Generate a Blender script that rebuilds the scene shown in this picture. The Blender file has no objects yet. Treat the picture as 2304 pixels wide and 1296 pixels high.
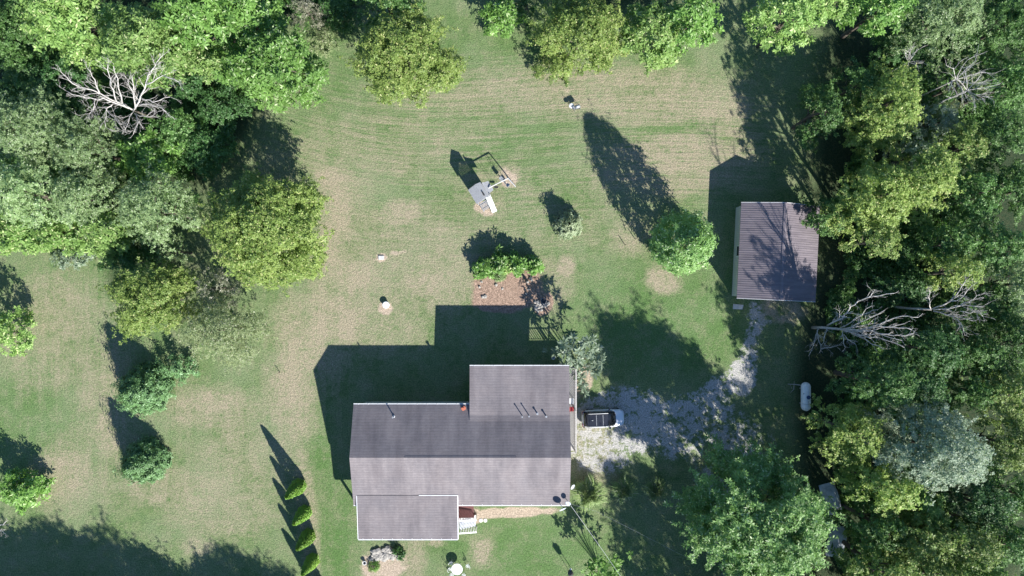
import bpy, math, random
import numpy as np
from mathutils import Vector, Matrix

# ------------------------------------------------------------------ camera, sky, sun, exposure
S = bpy.context.scene
C = S.collection
F_PX, CAM_H = 1570.0, 75.0            # focal length in photo pixels (2304 wide), flying height in metres
cam_d = bpy.data.cameras.new('camera')
cam = bpy.data.objects.new('camera', cam_d)
C.objects.link(cam)
cam.location = (0, 0, CAM_H)
cam.rotation_euler = (0, 0, 0)
cam_d.sensor_width = 36
cam_d.lens = 36 * F_PX / 2304
cam_d.clip_end = 5000
S.camera = cam
SUN_EL, SUN_AZ = math.radians(32), math.radians(146.5)     # azimuth clockwise from +Y (top of the picture)
w = bpy.data.worlds.new('World'); S.world = w; w.use_nodes = True
nt = w.node_tree; nt.nodes.clear()
sky = nt.nodes.new('ShaderNodeTexSky'); sky.sky_type = 'NISHITA'; sky.sun_disc = False
sky.sun_elevation = SUN_EL; sky.sun_rotation = SUN_AZ
sky.dust_density = 0.1; sky.ozone_density = 6.0
bg = nt.nodes.new('ShaderNodeBackground'); bg.inputs[1].default_value = 0.088
wo = nt.nodes.new('ShaderNodeOutputWorld')
nt.links.new(sky.outputs[0], bg.inputs[0]); nt.links.new(bg.outputs[0], wo.inputs[0])
sun_d = bpy.data.lights.new('sun', 'SUN'); sun_d.energy = 4.9; sun_d.angle = math.radians(0.55)
sun_d.color = (1.0, 0.975, 0.93)
sun = bpy.data.objects.new('sun', sun_d); C.objects.link(sun)
sd = Vector((math.sin(SUN_AZ) * math.cos(SUN_EL), math.cos(SUN_AZ) * math.cos(SUN_EL), math.sin(SUN_EL)))
sun.rotation_euler = sd.to_track_quat('Z', 'Y').to_euler()
sun.location = (30, -40, 60)
S.view_settings.view_transform = 'Standard'; S.view_settings.look = 'None'
S.view_settings.exposure = 1.25; S.view_settings.gamma = 1.0
S.cycles.max_bounces = 6; S.cycles.diffuse_bounces = 3; S.cycles.transmission_bounces = 3
S.cycles.glossy_bounces = 2; S.cycles.transparent_max_bounces = 4

# ------------------------------------------------------------------ helpers
def G(px, py, h=0.0):
    """the place seen at photo pixel (px,py) if it is h metres above the ground"""
    k = (CAM_H - h) / F_PX
    return ((px - 1152) * k, -(py - 648) * k, h)

def set_props(o, label=None, cat=None, group=None, kind=None):
    if label: o['label'] = label
    if cat: o['category'] = cat
    if group: o['group'] = group
    if kind: o['kind'] = kind
    return o

def thing(name, label, cat, loc=(0, 0, 0), rz=0.0, group=None):
    o = bpy.data.objects.new(name, None); C.objects.link(o)
    o.empty_display_size = 0.3
    o.location = loc; o.rotation_euler = (0, 0, rz)
    return set_props(o, label, cat, group)

class MB:
    def __init__(s): s.v = []; s.f = []
    def add(s, vs, fs):
        n = len(s.v); s.v.extend([tuple(p) for p in vs]); s.f.extend([tuple(i + n for i in f) for f in fs]); return s
    def box(s, x0, x1, y0, y1, z0, z1, M=None):
        vs = [(x, y, z) for z in (z0, z1) for y in (y0, y1) for x in (x0, x1)]
        if M is not None: vs = [M @ Vector(p) for p in vs]
        return s.add(vs, [(0, 2, 3, 1), (4, 5, 7, 6), (0, 1, 5, 4), (2, 6, 7, 3), (0, 4, 6, 2), (1, 3, 7, 5)])
    def slab(s, a, b, c, d, t):
        """quad a,b,c,d (ccw from above) with thickness t straight down"""
        vs = [a, b, c, d] + [(p[0], p[1], p[2] - t) for p in (a, b, c, d)]
        return s.add(vs, [(0, 1, 2, 3), (7, 6, 5, 4), (0, 4, 5, 1), (1, 5, 6, 2), (2, 6, 7, 3), (3, 7, 4, 0)])
    def prism(s, poly, off):
        n = len(poly); off = Vector(off)
        vs = [Vector(p) for p in poly] + [Vector(p) + off for p in poly]
        fs = [tuple(range(n))[::-1], tuple(range(n, 2 * n))] + [(i, (i + 1) % n, n + (i + 1) % n, n + i) for i in range(n)]
        return s.add(vs, fs)
    def tube(s, pts, rad, n=8, cap=True):
        pts = [Vector(p) for p in pts]
        if not hasattr(rad, '__len__'): rad = [rad] * len(pts)
        t0 = (pts[1] - pts[0]).normalized()
        up = Vector((0, 0, 1)) if abs(t0.z) < 0.9 else Vector((1, 0, 0))
        u = t0.cross(up).normalized(); base = len(s.v)
        for i, p in enumerate(pts):
            t = (pts[min(i + 1, len(pts) - 1)] - pts[max(i - 1, 0)])
            if t.length < 1e-6: t = t0
            t.normalize()
            u = (u - t * u.dot(t)); u = u.normalized() if u.length > 1e-6 else t.orthogonal().normalized()
            v = t.cross(u)
            for k in range(n):
                a = 2 * math.pi * k / n
                s.v.append(tuple(p + (u * math.cos(a) + v * math.sin(a)) * rad[i]))
        for i in range(len(pts) - 1):
            for k in range(n):
                a = base + i * n + k; b = base + i * n + (k + 1) % n
                s.f.append((a, b, b + n, a + n))
        if cap:
            s.f.append(tuple(base + k for k in range(n))[::-1])
            s.f.append(tuple(base + (len(pts) - 1) * n + k for k in range(n)))
        return s
    def lathe(s, prof, n=24, c=(0, 0, 0), M=None):
        """prof: (r,z) pairs bottom to top"""
        base = len(s.v)
        for r, z in prof:
            for k in range(n):
                a = 2 * math.pi * k / n
                p = Vector((r * math.cos(a), r * math.sin(a), z))
                if M is not None: p = M @ p
                s.v.append((p[0] + c[0], p[1] + c[1], p[2] + c[2]))
        for i in range(len(prof) - 1):
            for k in range(n):
                a = base + i * n + k; b = base + i * n + (k + 1) % n
                s.f.append((a, b, b + n, a + n))
        s.f.append(tuple(base + k for k in range(n))[::-1])
        s.f.append(tuple(base + (len(prof) - 1) * n + k for k in range(n)))
        return s
    def build(s, name, mat, parent=None, smooth=False, bevel=0.0, label=None, subsurf=0, kind=None):
        me = bpy.data.meshes.new(name); me.from_pydata(s.v, [], s.f); me.update()
        me.materials.append(mat)
        o = bpy.data.objects.new(name, me); C.objects.link(o)
        if smooth: me.polygons.foreach_set('use_smooth', [True] * len(me.polygons))
        if bevel:
            m = o.modifiers.new('b', 'BEVEL'); m.width = bevel; m.segments = 2; m.limit_method = 'ANGLE'
        if subsurf:
            m = o.modifiers.new('s', 'SUBSURF'); m.levels = subsurf; m.render_levels = subsurf
        if parent is not None: o.parent = parent
        if label: o['label'] = label
        if kind: o['kind'] = kind
        return o

# ------------------------------------------------------------------ materials
def new_mat(name):
    m = bpy.data.materials.new(name); m.use_nodes = True
    nt = m.node_tree
    return m, nt, nt.nodes['Principled BSDF']

def noise(nt, scale, detail=3, rough=0.6, coord='Object', vec=None):
    n = nt.nodes.new('ShaderNodeTexNoise'); n.inputs['Scale'].default_value = scale
    n.inputs['Detail'].default_value = detail; n.inputs['Roughness'].default_value = rough
    if vec is None:
        tc = nt.nodes.new('ShaderNodeTexCoord'); vec = tc.outputs[coord]
    nt.links.new(vec, n.inputs['Vector'])
    return n.outputs['Fac']

def ramp(nt, fac, a, b):
    r = nt.nodes.new('ShaderNodeMapRange'); r.inputs['From Min'].default_value = a; r.inputs['From Max'].default_value = b
    r.clamp = True
    nt.links.new(fac, r.inputs['Value']); return r.outputs['Result']

def mix(nt, fac, a, b, mode='MIX'):
    m = nt.nodes.new('ShaderNodeMix'); m.data_type = 'RGBA'; m.blend_type = mode; m.clamp_factor = True
    for sock, val in ((m.inputs[0], fac), (m.inputs[6], a), (m.inputs[7], b)):
        if isinstance(val, (int, float)): sock.default_value = val
        elif isinstance(val, tuple): sock.default_value = (*val, 1)
        else: nt.links.new(val, sock)
    return m.outputs[2]

def math_n(nt, op, a, b=None, c=None):
    m = nt.nodes.new('ShaderNodeMath'); m.operation = op
    for i, val in enumerate((a, b, c)):
        if val is None: continue
        if isinstance(val, (int, float)): m.inputs[i].default_value = val
        else: nt.links.new(val, m.inputs[i])
    return m.outputs[0]

def bump(nt, bsdf, fac, dist=0.02, strength=0.5):
    b = nt.nodes.new('ShaderNodeBump'); b.inputs['Distance'].default_value = dist; b.inputs['Strength'].default_value = strength
    nt.links.new(fac, b.inputs['Height']); nt.links.new(b.outputs[0], bsdf.inputs['Normal'])

def simple(name, c1, c2=None, scale=6.0, rough=0.6, metal=0.0, bmp=0.0, spec=None):
    m, nt, b = new_mat(name)
    c2 = c2 or tuple(x * 0.8 for x in c1)
    n = noise(nt, scale, 4)
    nt.links.new(mix(nt, ramp(nt, n, 0.3, 0.7), c1, c2), b.inputs['Base Color'])
    b.inputs['Roughness'].default_value = rough; b.inputs['Metallic'].default_value = metal
    if spec is not None: b.inputs['Specular IOR Level'].default_value = spec
    if bmp: bump(nt, b, n, bmp)
    return m

def leaf_mat(name, c1, c2, c3=None, trans=0.38, nscale=0.3, spec=0.3):
    m, nt, b = new_mat(name)
    geo = nt.nodes.new('ShaderNodeNewGeometry')
    oi = nt.nodes.new('ShaderNodeObjectInfo')
    add = nt.nodes.new('ShaderNodeVectorMath'); add.operation = 'ADD'
    tc = nt.nodes.new('ShaderNodeTexCoord')
    nt.links.new(tc.outputs['Object'], add.inputs[0]); 
    cmb = nt.nodes.new('ShaderNodeCombineXYZ'); nt.links.new(math_n(nt, 'MULTIPLY', oi.outputs['Random'], 50.0), cmb.inputs[0])
    nt.links.new(cmb.outputs[0], add.inputs[1])
    cl = noise(nt, nscale, 2, vec=add.outputs[0])
    f = math_n(nt, 'ADD', math_n(nt, 'MULTIPLY', geo.outputs['Random Per Island'], 0.5), math_n(nt, 'MULTIPLY', ramp(nt, cl, 0.35, 0.65), 0.5))
    col = mix(nt, f, c1, c2)
    if c3:
        k = math_n(nt, 'GREATER_THAN', math_n(nt, 'FRACT', math_n(nt, 'MULTIPLY', geo.outputs['Random Per Island'], 17.3)), 0.92)
        col = mix(nt, k, col, c3)
    hs = nt.nodes.new('ShaderNodeHueSaturation')
    nt.links.new(math_n(nt, 'ADD', math_n(nt, 'MULTIPLY', oi.outputs['Random'], 0.35), 0.83), hs.inputs['Value'])
    nt.links.new(col, hs.inputs['Color']); col = hs.outputs[0]
    nt.links.new(col, b.inputs['Base Color'])
    b.inputs['Roughness'].default_value = 0.5; b.inputs['Specular IOR Level'].default_value = spec
    t = nt.nodes.new('ShaderNodeBsdfTranslucent')
    nt.links.new(mix(nt, 0.5, col, mix(nt, 1.0, col, (1.0, 1.2, 0.45), 'MULTIPLY')), t.inputs['Color'])
    ms = nt.nodes.new('ShaderNodeMixShader'); ms.inputs[0].default_value = trans
    out = nt.nodes['Material Output']
    nt.links.new(b.outputs[0], ms.inputs[1]); nt.links.new(t.outputs[0], ms.inputs[2]); nt.links.new(ms.outputs[0], out.inputs[0])
    return m

LM = {
 'yellow': leaf_mat('leaves_yellow_green', (.31, .40, .105), (.145, .235, .05), (.48, .50, .20)),
 'lime':   leaf_mat('leaves_lime', (.28, .41, .12), (.15, .27, .065), (.46, .52, .24)),
 'bright': leaf_mat('leaves_bright', (.22, .38, .09), (.10, .21, .045), (.42, .52, .26)),
 'feather': leaf_mat('leaves_feathery', (.28, .44, .15), (.11, .23, .06), (.52, .62, .36)),
 'green':  leaf_mat('leaves_green', (.125, .235, .06), (.05, .12, .03), (.26, .38, .16)),
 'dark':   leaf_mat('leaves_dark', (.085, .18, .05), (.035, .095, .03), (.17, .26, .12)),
 'olive':  leaf_mat('leaves_olive', (.24, .33, .09), (.10, .17, .04), (.42, .43, .18)),
 'grey':   leaf_mat('leaves_grey_green', (.30, .40, .18), (.15, .24, .09), (.46, .52, .34)),
 'silver': leaf_mat('leaves_silver', (.32, .39, .275), (.15, .215, .14), (.50, .54, .42)),
 'tan':    leaf_mat('leaves_tan', (.32, .37, .18), (.17, .23, .10), (.46, .46, .32)),
 'brown':  leaf_mat('leaves_brown', (.30, .30, .21), (.16, .17, .11), (.46, .43, .37)),
 'conifer': leaf_mat('needles', (.155, .28, .105), (.075, .16, .055), (.25, .39, .20), trans=0.15),
 'arb':    leaf_mat('arborvitae_fronds', (.22, .36, .05), (.11, .23, .03), trans=0.15),
 'cream':  leaf_mat('variegated_leaves', (.42, .47, .30), (.16, .24, .11), trans=0.2),
 'sunlit_grass':  leaf_mat('sunlit_grass_blades', (.46, .56, .24), (.24, .36, .11), (.62, .62, .42), trans=0.35),  # lit version of the grass blades: sunshine put into the colour
 'grass':  leaf_mat('grass_blades', (.33, .42, .17), (.17, .27, .08), (.5, .5, .34), trans=0.3),
}
BARK = simple('bark', (.11, .09, .065), (.05, .042, .032), 5, 0.9, bmp=0.03)
DEADWOOD = simple('dead_wood', (.54, .51, .47), (.30, .275, .25), 3, 0.85, bmp=0.02)
WHITE = simple('white_paint', (.78, .78, .77), (.66, .66, .65), 3, 0.5)
WHITEM = simple('white_metal', (.64, .64, .63), (.52, .52, .51), 3, 0.35)
BLACK = simple('black_enamel', (.018, .018, .02), (.03, .03, .03), 4, 0.35)
GREYW = simple('weathered_wood', (.44, .42, .40), (.30, .285, .27), 9, 0.85)
GREYP = simple('grey_playset_wood', (.33, .335, .34), (.22, .22, .235), 8, 0.8)
STEEL = simple('galvanised_metal', (.45, .46, .47), (.33, .34, .35), 5, 0.45, 0.6)
REDD = simple('red_brown_stain', (.16, .055, .05), (.10, .035, .03), 6, 0.7)
TERRA = simple('rust_red', (.45, .13, .07), (.32, .09, .05), 8, 0.7)
RED = simple('red_plastic', (.42, .05, .05), (.33, .04, .04), 5, 0.5)
CONC = simple('concrete', (.50, .49, .46), (.38, .37, .35), 5, 0.85)
ROCK = simple('limestone', (.38, .35, .31), (.18, .17, .15), 4, 0.9, bmp=0.05)
TARP = simple('pale_tarp', (.50, .53, .56), (.22, .25, .27), 1.3, 0.5)
DARKW = simple('stained_post', (.07, .055, .045), (.045, .035, .03), 6, 0.8)

def siding(name, c1, c2, lap=0.2, axis='Z'):
    m, nt, b = new_mat(name)
    tc = nt.nodes.new('ShaderNodeTexCoord'); sp = nt.nodes.new('ShaderNodeSeparateXYZ'); nt.links.new(tc.outputs['Object'], sp.inputs[0])
    fr = math_n(nt, 'FRACT', math_n(nt, 'DIVIDE', sp.outputs[axis], lap))
    n = noise(nt, 2.0, 4)
    nt.links.new(mix(nt, ramp(nt, fr, 0.0, 0.12), tuple(x * .6 for x in c1), mix(nt, n, c1, c2)), b.inputs['Base Color'])
    b.inputs['Roughness'].default_value = 0.6; bump(nt, b, fr, 0.02)
    return m
SIDING = siding('cream_siding', (.56, .53, .46), (.48, .46, .40))
SIDINGG = siding('garage_siding', (.58, .57, .50), (.46, .46, .42), 0.25, 'Y')

def shingles(name, c1, c2, c3):
    m, nt, b = new_mat(name)
    tc = nt.nodes.new('ShaderNodeTexCoord')
    mp = nt.nodes.new('ShaderNodeMapping'); nt.links.new(tc.outputs['Object'], mp.inputs[0])
    sp = nt.nodes.new('ShaderNodeSeparateXYZ'); nt.links.new(mp.outputs[0], sp.inputs[0])
    tab = nt.nodes.new('ShaderNodeMapping'); tab.inputs['Scale'].default_value = (1.6, 5.2, 1); nt.links.new(tc.outputs['Object'], tab.inputs[0])
    tabs = noise(nt, 1.0, 2, .8, vec=tab.outputs[0])
    row = math_n(nt, 'FRACT', math_n(nt, 'ADD', math_n(nt, 'DIVIDE', sp.outputs[1], .27), math_n(nt, 'MULTIPLY', tabs, .25)))
    edge = ramp(nt, row, 0.0, .35)
    base = mix(nt, edge, c3, mix(nt, ramp(nt, tabs, .35, .65), c1, c2))
    # streaks running down the slope and broad weathering
    st = nt.nodes.new('ShaderNodeMapping'); st.inputs['Scale'].default_value = (0.55, 0.12, 0.12); nt.links.new(tc.outputs['Object'], st.inputs[0])
    sn = noise(nt, 1.6, 4, 0.65, vec=st.outputs[0])
    big = noise(nt, 0.35, 3); fine = noise(nt, 9.0, 3, 0.8)
    col = mix(nt, ramp(nt, sn, 0.35, 0.7), base, mix(nt, 1.0, base, (.68, .67, .69), 'MULTIPLY'))
    col = mix(nt, ramp(nt, big, 0.35, 0.65), col, mix(nt, 1.0, col, (1.2, 1.17, 1.13), 'MULTIPLY'))
    col = mix(nt, ramp(nt, fine, 0.3, 0.7), col, mix(nt, 1.0, col, (.78, .78, .80), 'MULTIPLY'))
    nt.links.new(col, b.inputs['Base Color']); b.inputs['Roughness'].default_value = 0.9
    hb = math_n(nt, 'ADD', math_n(nt, 'MULTIPLY', row, -.5), math_n(nt, 'MULTIPLY', fine, 0.6))
    bump(nt, b, hb, 0.02, 0.6)
    return m
SHINGLE = shingles('asphalt_shingles', (.205, .183, .184), (.172, .154, .157), (.135, .121, .126))

def metal_roof():
    m, nt, b = new_mat('ribbed_metal_roof')
    n = noise(nt, 0.5, 4); n2 = noise(nt, 6, 3)
    col = mix(nt, n, (.18, .155, .17), (.145, .125, .14))
    col = mix(nt, ramp(nt, n2, .4, .8), col, (.16, .14, .145))
    tc = nt.nodes.new('ShaderNodeTexCoord'); mp = nt.nodes.new('ShaderNodeMapping'); mp.inputs['Scale'].default_value = (.25, 3.0, 1); nt.links.new(tc.outputs['Object'], mp.inputs[0])
    st = noise(nt, 1.0, 4, .75, vec=mp.outputs[0])
    col = mix(nt, ramp(nt, st, .35, .65), mix(nt, 1.0, col, (.80, .79, .80), 'MULTIPLY'), mix(nt, 1.0, col, (1.18, 1.17, 1.15), 'MULTIPLY'))
    nt.links.new(col, b.inputs['Base Color']); b.inputs['Roughness'].default_value = 0.5
    b.inputs['Specular IOR Level'].default_value = 0.4
    return m
METALROOF = metal_roof()

# ------------------------------------------------------------------ ground: one sheet, finely divided round the yard
def smooth_blob(X, Y, cx, cy, rx, ry, ang=0.0, soft=0.45):
    a = math.radians(ang); dx = X - cx; dy = Y - cy
    u = (dx * math.cos(a) + dy * math.sin(a)) / rx; v = (-dx * math.sin(a) + dy * math.cos(a)) / ry
    d = np.sqrt(u * u + v * v)
    t = np.clip((1 + soft - d) / (2 * soft), 0, 1)
    return t * t * (3 - 2 * t)

def value_noise(X, Y, cell, seed):
    rng = np.random.default_rng(seed); g = rng.random((512, 512))
    x = X / cell + 137.3; y = Y / cell + 91.7
    xi = np.floor(x).astype(int); yi = np.floor(y).astype(int); fx = x - xi; fy = y - yi
    fx = fx * fx * (3 - 2 * fx); fy = fy * fy * (3 - 2 * fy)
    a = g[xi % 512, yi % 512]; b_ = g[(xi + 1) % 512, yi % 512]; c = g[xi % 512, (yi + 1) % 512]; d = g[(xi + 1) % 512, (yi + 1) % 512]
    return (a * (1 - fx) + b_ * fx) * (1 - fy) + (c * (1 - fx) + d * fx) * fy

def seg_dist(X, Y, pts):
    best = np.full(X.shape, 1e9); 
    for (x0, y0), (x1, y1) in zip(pts[:-1], pts[1:]):
        dx, dy = x1 - x0, y1 - y0; L2 = dx * dx + dy * dy
        t = np.clip(((X - x0) * dx + (Y - y0) * dy) / L2, 0, 1)
        best = np.minimum(best, np.hypot(X - (x0 + t * dx), Y - (y0 + t * dy)))
    return best

def axis_coords(half, step, far):
    c = list(np.arange(-half, half + 1e-6, step)); g = step; p = c[-1]; out = []
    while p < far:
        g *= 1.35; p += g; out.append(p)
    return np.array([-q for q in out[::-1]] + c + out)
gx = axis_coords(62, 0.33, 900); gy = axis_coords(40, 0.33, 900)
GX, GY = np.meshgrid(gx, gy)
PXX = 1152 + GX * F_PX / CAM_H; PYY = 648 - GY * F_PX / CAM_H         # photo pixel of each ground point
n1 = value_noise(GX, GY, 6.0, 1); n2 = value_noise(GX, GY, 2.2, 2); n3 = value_noise(GX, GY, 0.9, 3)
nn = 0.5 * n1 + 0.32 * n2 + 0.18 * n3
def add_blobs(lst):
    a = np.zeros_like(GX)
    for (cx, cy, rx, ry, ang, amt) in lst:
        a = np.maximum(a, amt * smooth_blob(PXX, PYY, cx, cy, rx, ry, ang))
    return a
dry = add_blobs([(745, 400, 38, 24, 10, 1.3), (765, 470, 26, 60, -8, 1.2), (740, 560, 28, 60, 8, 1.1), (800, 620, 50, 40, 0, 1.1), (760, 720, 70, 60, 0, 1.05), (655, 860, 38, 60, 0, 1.15), (690, 790, 50, 50, 0, 1.1), (960, 640, 55, 30, 0, 1.0), (440, 1230, 40, 20, 0, .8), (250, 970, 40, 60, 0, .8), (1085, 1240, 20, 30, 10, 1.2), (900, 480, 60, 30, -10, .9), (480, 905, 60, 30, 0, 1.0), (1640, 240, 60, 40, 0, .8), (760, 470, 60, 120, 0, .75), (790, 640, 110, 90, 0, .7), (700, 760, 90, 110, 0, .8), (660, 880, 60, 120, 0, .85), (930, 560, 160, 90, 0, .55),
  (900, 640, 130, 60, 0, .6), (480, 920, 110, 50, 0, .65), (1250, 205, 55, 18, 0, .8), (1350, 205, 330, 60, 0, .7), (1500, 240, 200, 40, 0, .8),
  (1530, 350, 170, 55, 0, .9), (1500, 400, 200, 40, 0, .7), (1420, 530, 50, 45, 0, .7), (1272, 600, 22, 24, 0, 1.2), (1492, 632, 40, 28, 20, 1.2),
  (130, 700, 110, 90, 0, .6), (100, 800, 120, 80, 0, .5), (230, 850, 60, 120, 0, .6), (400, 1100, 150, 50, 10, .65), (500, 1150, 120, 60, 0, .6), (140, 1070, 70, 80, 40, .8),
  (690, 1150, 22, 160, -6, .8), (240, 990, 80, 150, 0, .4), (860, 740, 110, 60, 0, .6), (1000, 620, 80, 90, 0, .7), (1230, 640, 60, 60, 0, .6),
  (1100, 210, 260, 60, 0, .4), (850, 330, 260, 80, -8, .4), (1150, 430, 130, 50, 0, .35), (1250, 500, 250, 60, 0, .3), (1085, 1240, 30, 40, 0, .6),
  (980, 1222, 18, 9, 0, 1.0), (1145, 395, 26, 26, 0, .8), (560, 1040, 130, 90, 0, .5), (1640, 330, 60, 90, 0, .6), (1110, 470, 30, 22, 0, .7), (930, 1255, 30, 60, 0, .7),
  (1570, 540, 60, 40, 0, .4), (1330, 1010, 60, 90, 0, .8)])
lush = add_blobs([(760, 1200, 40, 140, 0, .9), (1180, 1230, 190, 70, 0, .8), (1490, 720, 220, 120, 0, .8), (330, 780, 160, 120, 0, .3), (1100, 300, 160, 50, 0, .5),
  (1540, 290, 120, 22, 0, .8), (880, 300, 180, 40, -10, .5), (870, 730, 40, 30, 0, .7), (1230, 450, 120, 60, 0, .5), (1240, 130, 200, 60, 0, .4), (1000, 120, 60, 90, 0, .4), (740, 150, 60, 100, 0, .5),
  (60, 960, 90, 200, 0, .5), (170, 620, 110, 40, 0, .6), (150, 1000, 80, 80, 0, .4), (1650, 700, 40, 120, 0, .6), (720, 1000, 30, 100, 0, .8)])
soil = (.5 + 1.0 * n3) * add_blobs([(868, 694, 17, 16, 0, 1.2), (1090, 470, 24, 14, 20, 1.0), (1140, 400, 14, 24, 0, .9), (1150, 405, 16, 20, 0, .7), (1140, 1154, 110, 11, -3, 1.4), (1065, 1160, 30, 18, 0, 1.0), (860, 1270, 55, 34, 0, 1.0),
  (1310, 860, 22, 40, 20, .9), (858, 580, 12, 9, 0, 1.0), (895, 568, 24, 6, -10, .7), (1760, 700, 60, 40, 0, .5), (1270, 205, 20, 6, 0, .4)])
mulch = (.55 + .9 * n3) * add_blobs([(1142, 645, 72, 52, 0, 1.3), (1125, 680, 60, 22, 0, 1.2), (1222, 680, 22, 30, 0, .8)])
drv = seg_dist(PXX, PYY, [(1700, 690), (1695, 760), (1665, 840), (1600, 900), (1480, 930), (1380, 930)])
gr = np.clip((14 + 40 * n2 - drv) / 34, 0, .9)
gr = np.maximum(gr, add_blobs([(1400, 950, 110, 75, 0, 1.2), (1560, 965, 150, 80, 0, .62), (1680, 1000, 90, 65, 20, .8), (1360, 1020, 70, 50, 0, .9), (1668, 850, 32, 40, 10, 1.4), (1640, 1090, 90, 80, 0, .6), (1640, 1250, 60, 200, 0, .5)]))
gravel = gr * np.clip(.45 + 1.1 * n1, .3, 1.25)
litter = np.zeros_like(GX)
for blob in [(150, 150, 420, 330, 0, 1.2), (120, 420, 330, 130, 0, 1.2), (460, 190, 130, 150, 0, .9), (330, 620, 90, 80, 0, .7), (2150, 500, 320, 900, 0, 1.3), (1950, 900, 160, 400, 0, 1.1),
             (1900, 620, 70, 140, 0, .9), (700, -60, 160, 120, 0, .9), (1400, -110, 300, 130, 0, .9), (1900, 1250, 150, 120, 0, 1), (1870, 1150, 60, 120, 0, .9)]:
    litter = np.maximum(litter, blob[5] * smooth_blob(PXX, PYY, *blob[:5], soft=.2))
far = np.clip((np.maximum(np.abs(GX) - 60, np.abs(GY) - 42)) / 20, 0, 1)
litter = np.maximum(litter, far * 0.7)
# mowing passes: horizontal and slightly bowed across the top field, vertical on the left lawn
hz = add_blobs([(1150, 300, 520, 170, 0, 1.0), (1560, 330, 220, 150, 0, 1.0), (1100, 480, 350, 110, 0, .6)])
vt = add_blobs([(300, 850, 400, 330, 0, .8), (700, 800, 130, 250, 0, .8), (760, 1200, 60, 150, 0, .6)])
bow = PYY + 55 * np.clip((1000 - PXX) / 400, 0, 1.5) ** 2 + 14 * np.sin(PXX / 190.0)
nvx = GX.size; nx_, ny_ = len(gx), len(gy)
Z = 0.02 * (n2 - .5) * (1 - far)
co = np.stack([GX.ravel(), GY.ravel(), Z.ravel()], 1).astype(np.float32)
idx = np.arange(nvx).reshape(ny_, nx_)
quads = np.stack([idx[:-1, :-1].ravel(), idx[:-1, 1:].ravel(), idx[1:, 1:].ravel(), idx[1:, :-1].ravel()], 1).astype(np.int32)

def np_mesh(name, co, quads):
    me = bpy.data.meshes.new(name)
    me.vertices.add(len(co)); me.vertices.foreach_set('co', co.astype(np.float32).ravel())
    me.loops.add(quads.size); me.loops.foreach_set('vertex_index', quads.astype(np.int32).ravel())
    me.polygons.add(len(quads)); me.polygons.foreach_set('loop_start', np.arange(0, quads.size, 4, dtype=np.int32))
    me.update(calc_edges=True); return me
gme = np_mesh('ground', co, quads)
def fcol(me, name, r, g, b_, a):
    at = me.attributes.new(name, 'FLOAT_COLOR', 'POINT')
    at.data.foreach_set('color', np.stack([r.ravel(), g.ravel(), b_.ravel(), a.ravel()], 1).astype(np.float32).ravel())
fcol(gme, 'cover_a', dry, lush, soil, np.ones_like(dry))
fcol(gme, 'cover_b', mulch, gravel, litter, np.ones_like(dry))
fcol(gme, 'mowing', hz, vt, bow / 100.0, np.ones_like(dry))

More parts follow.
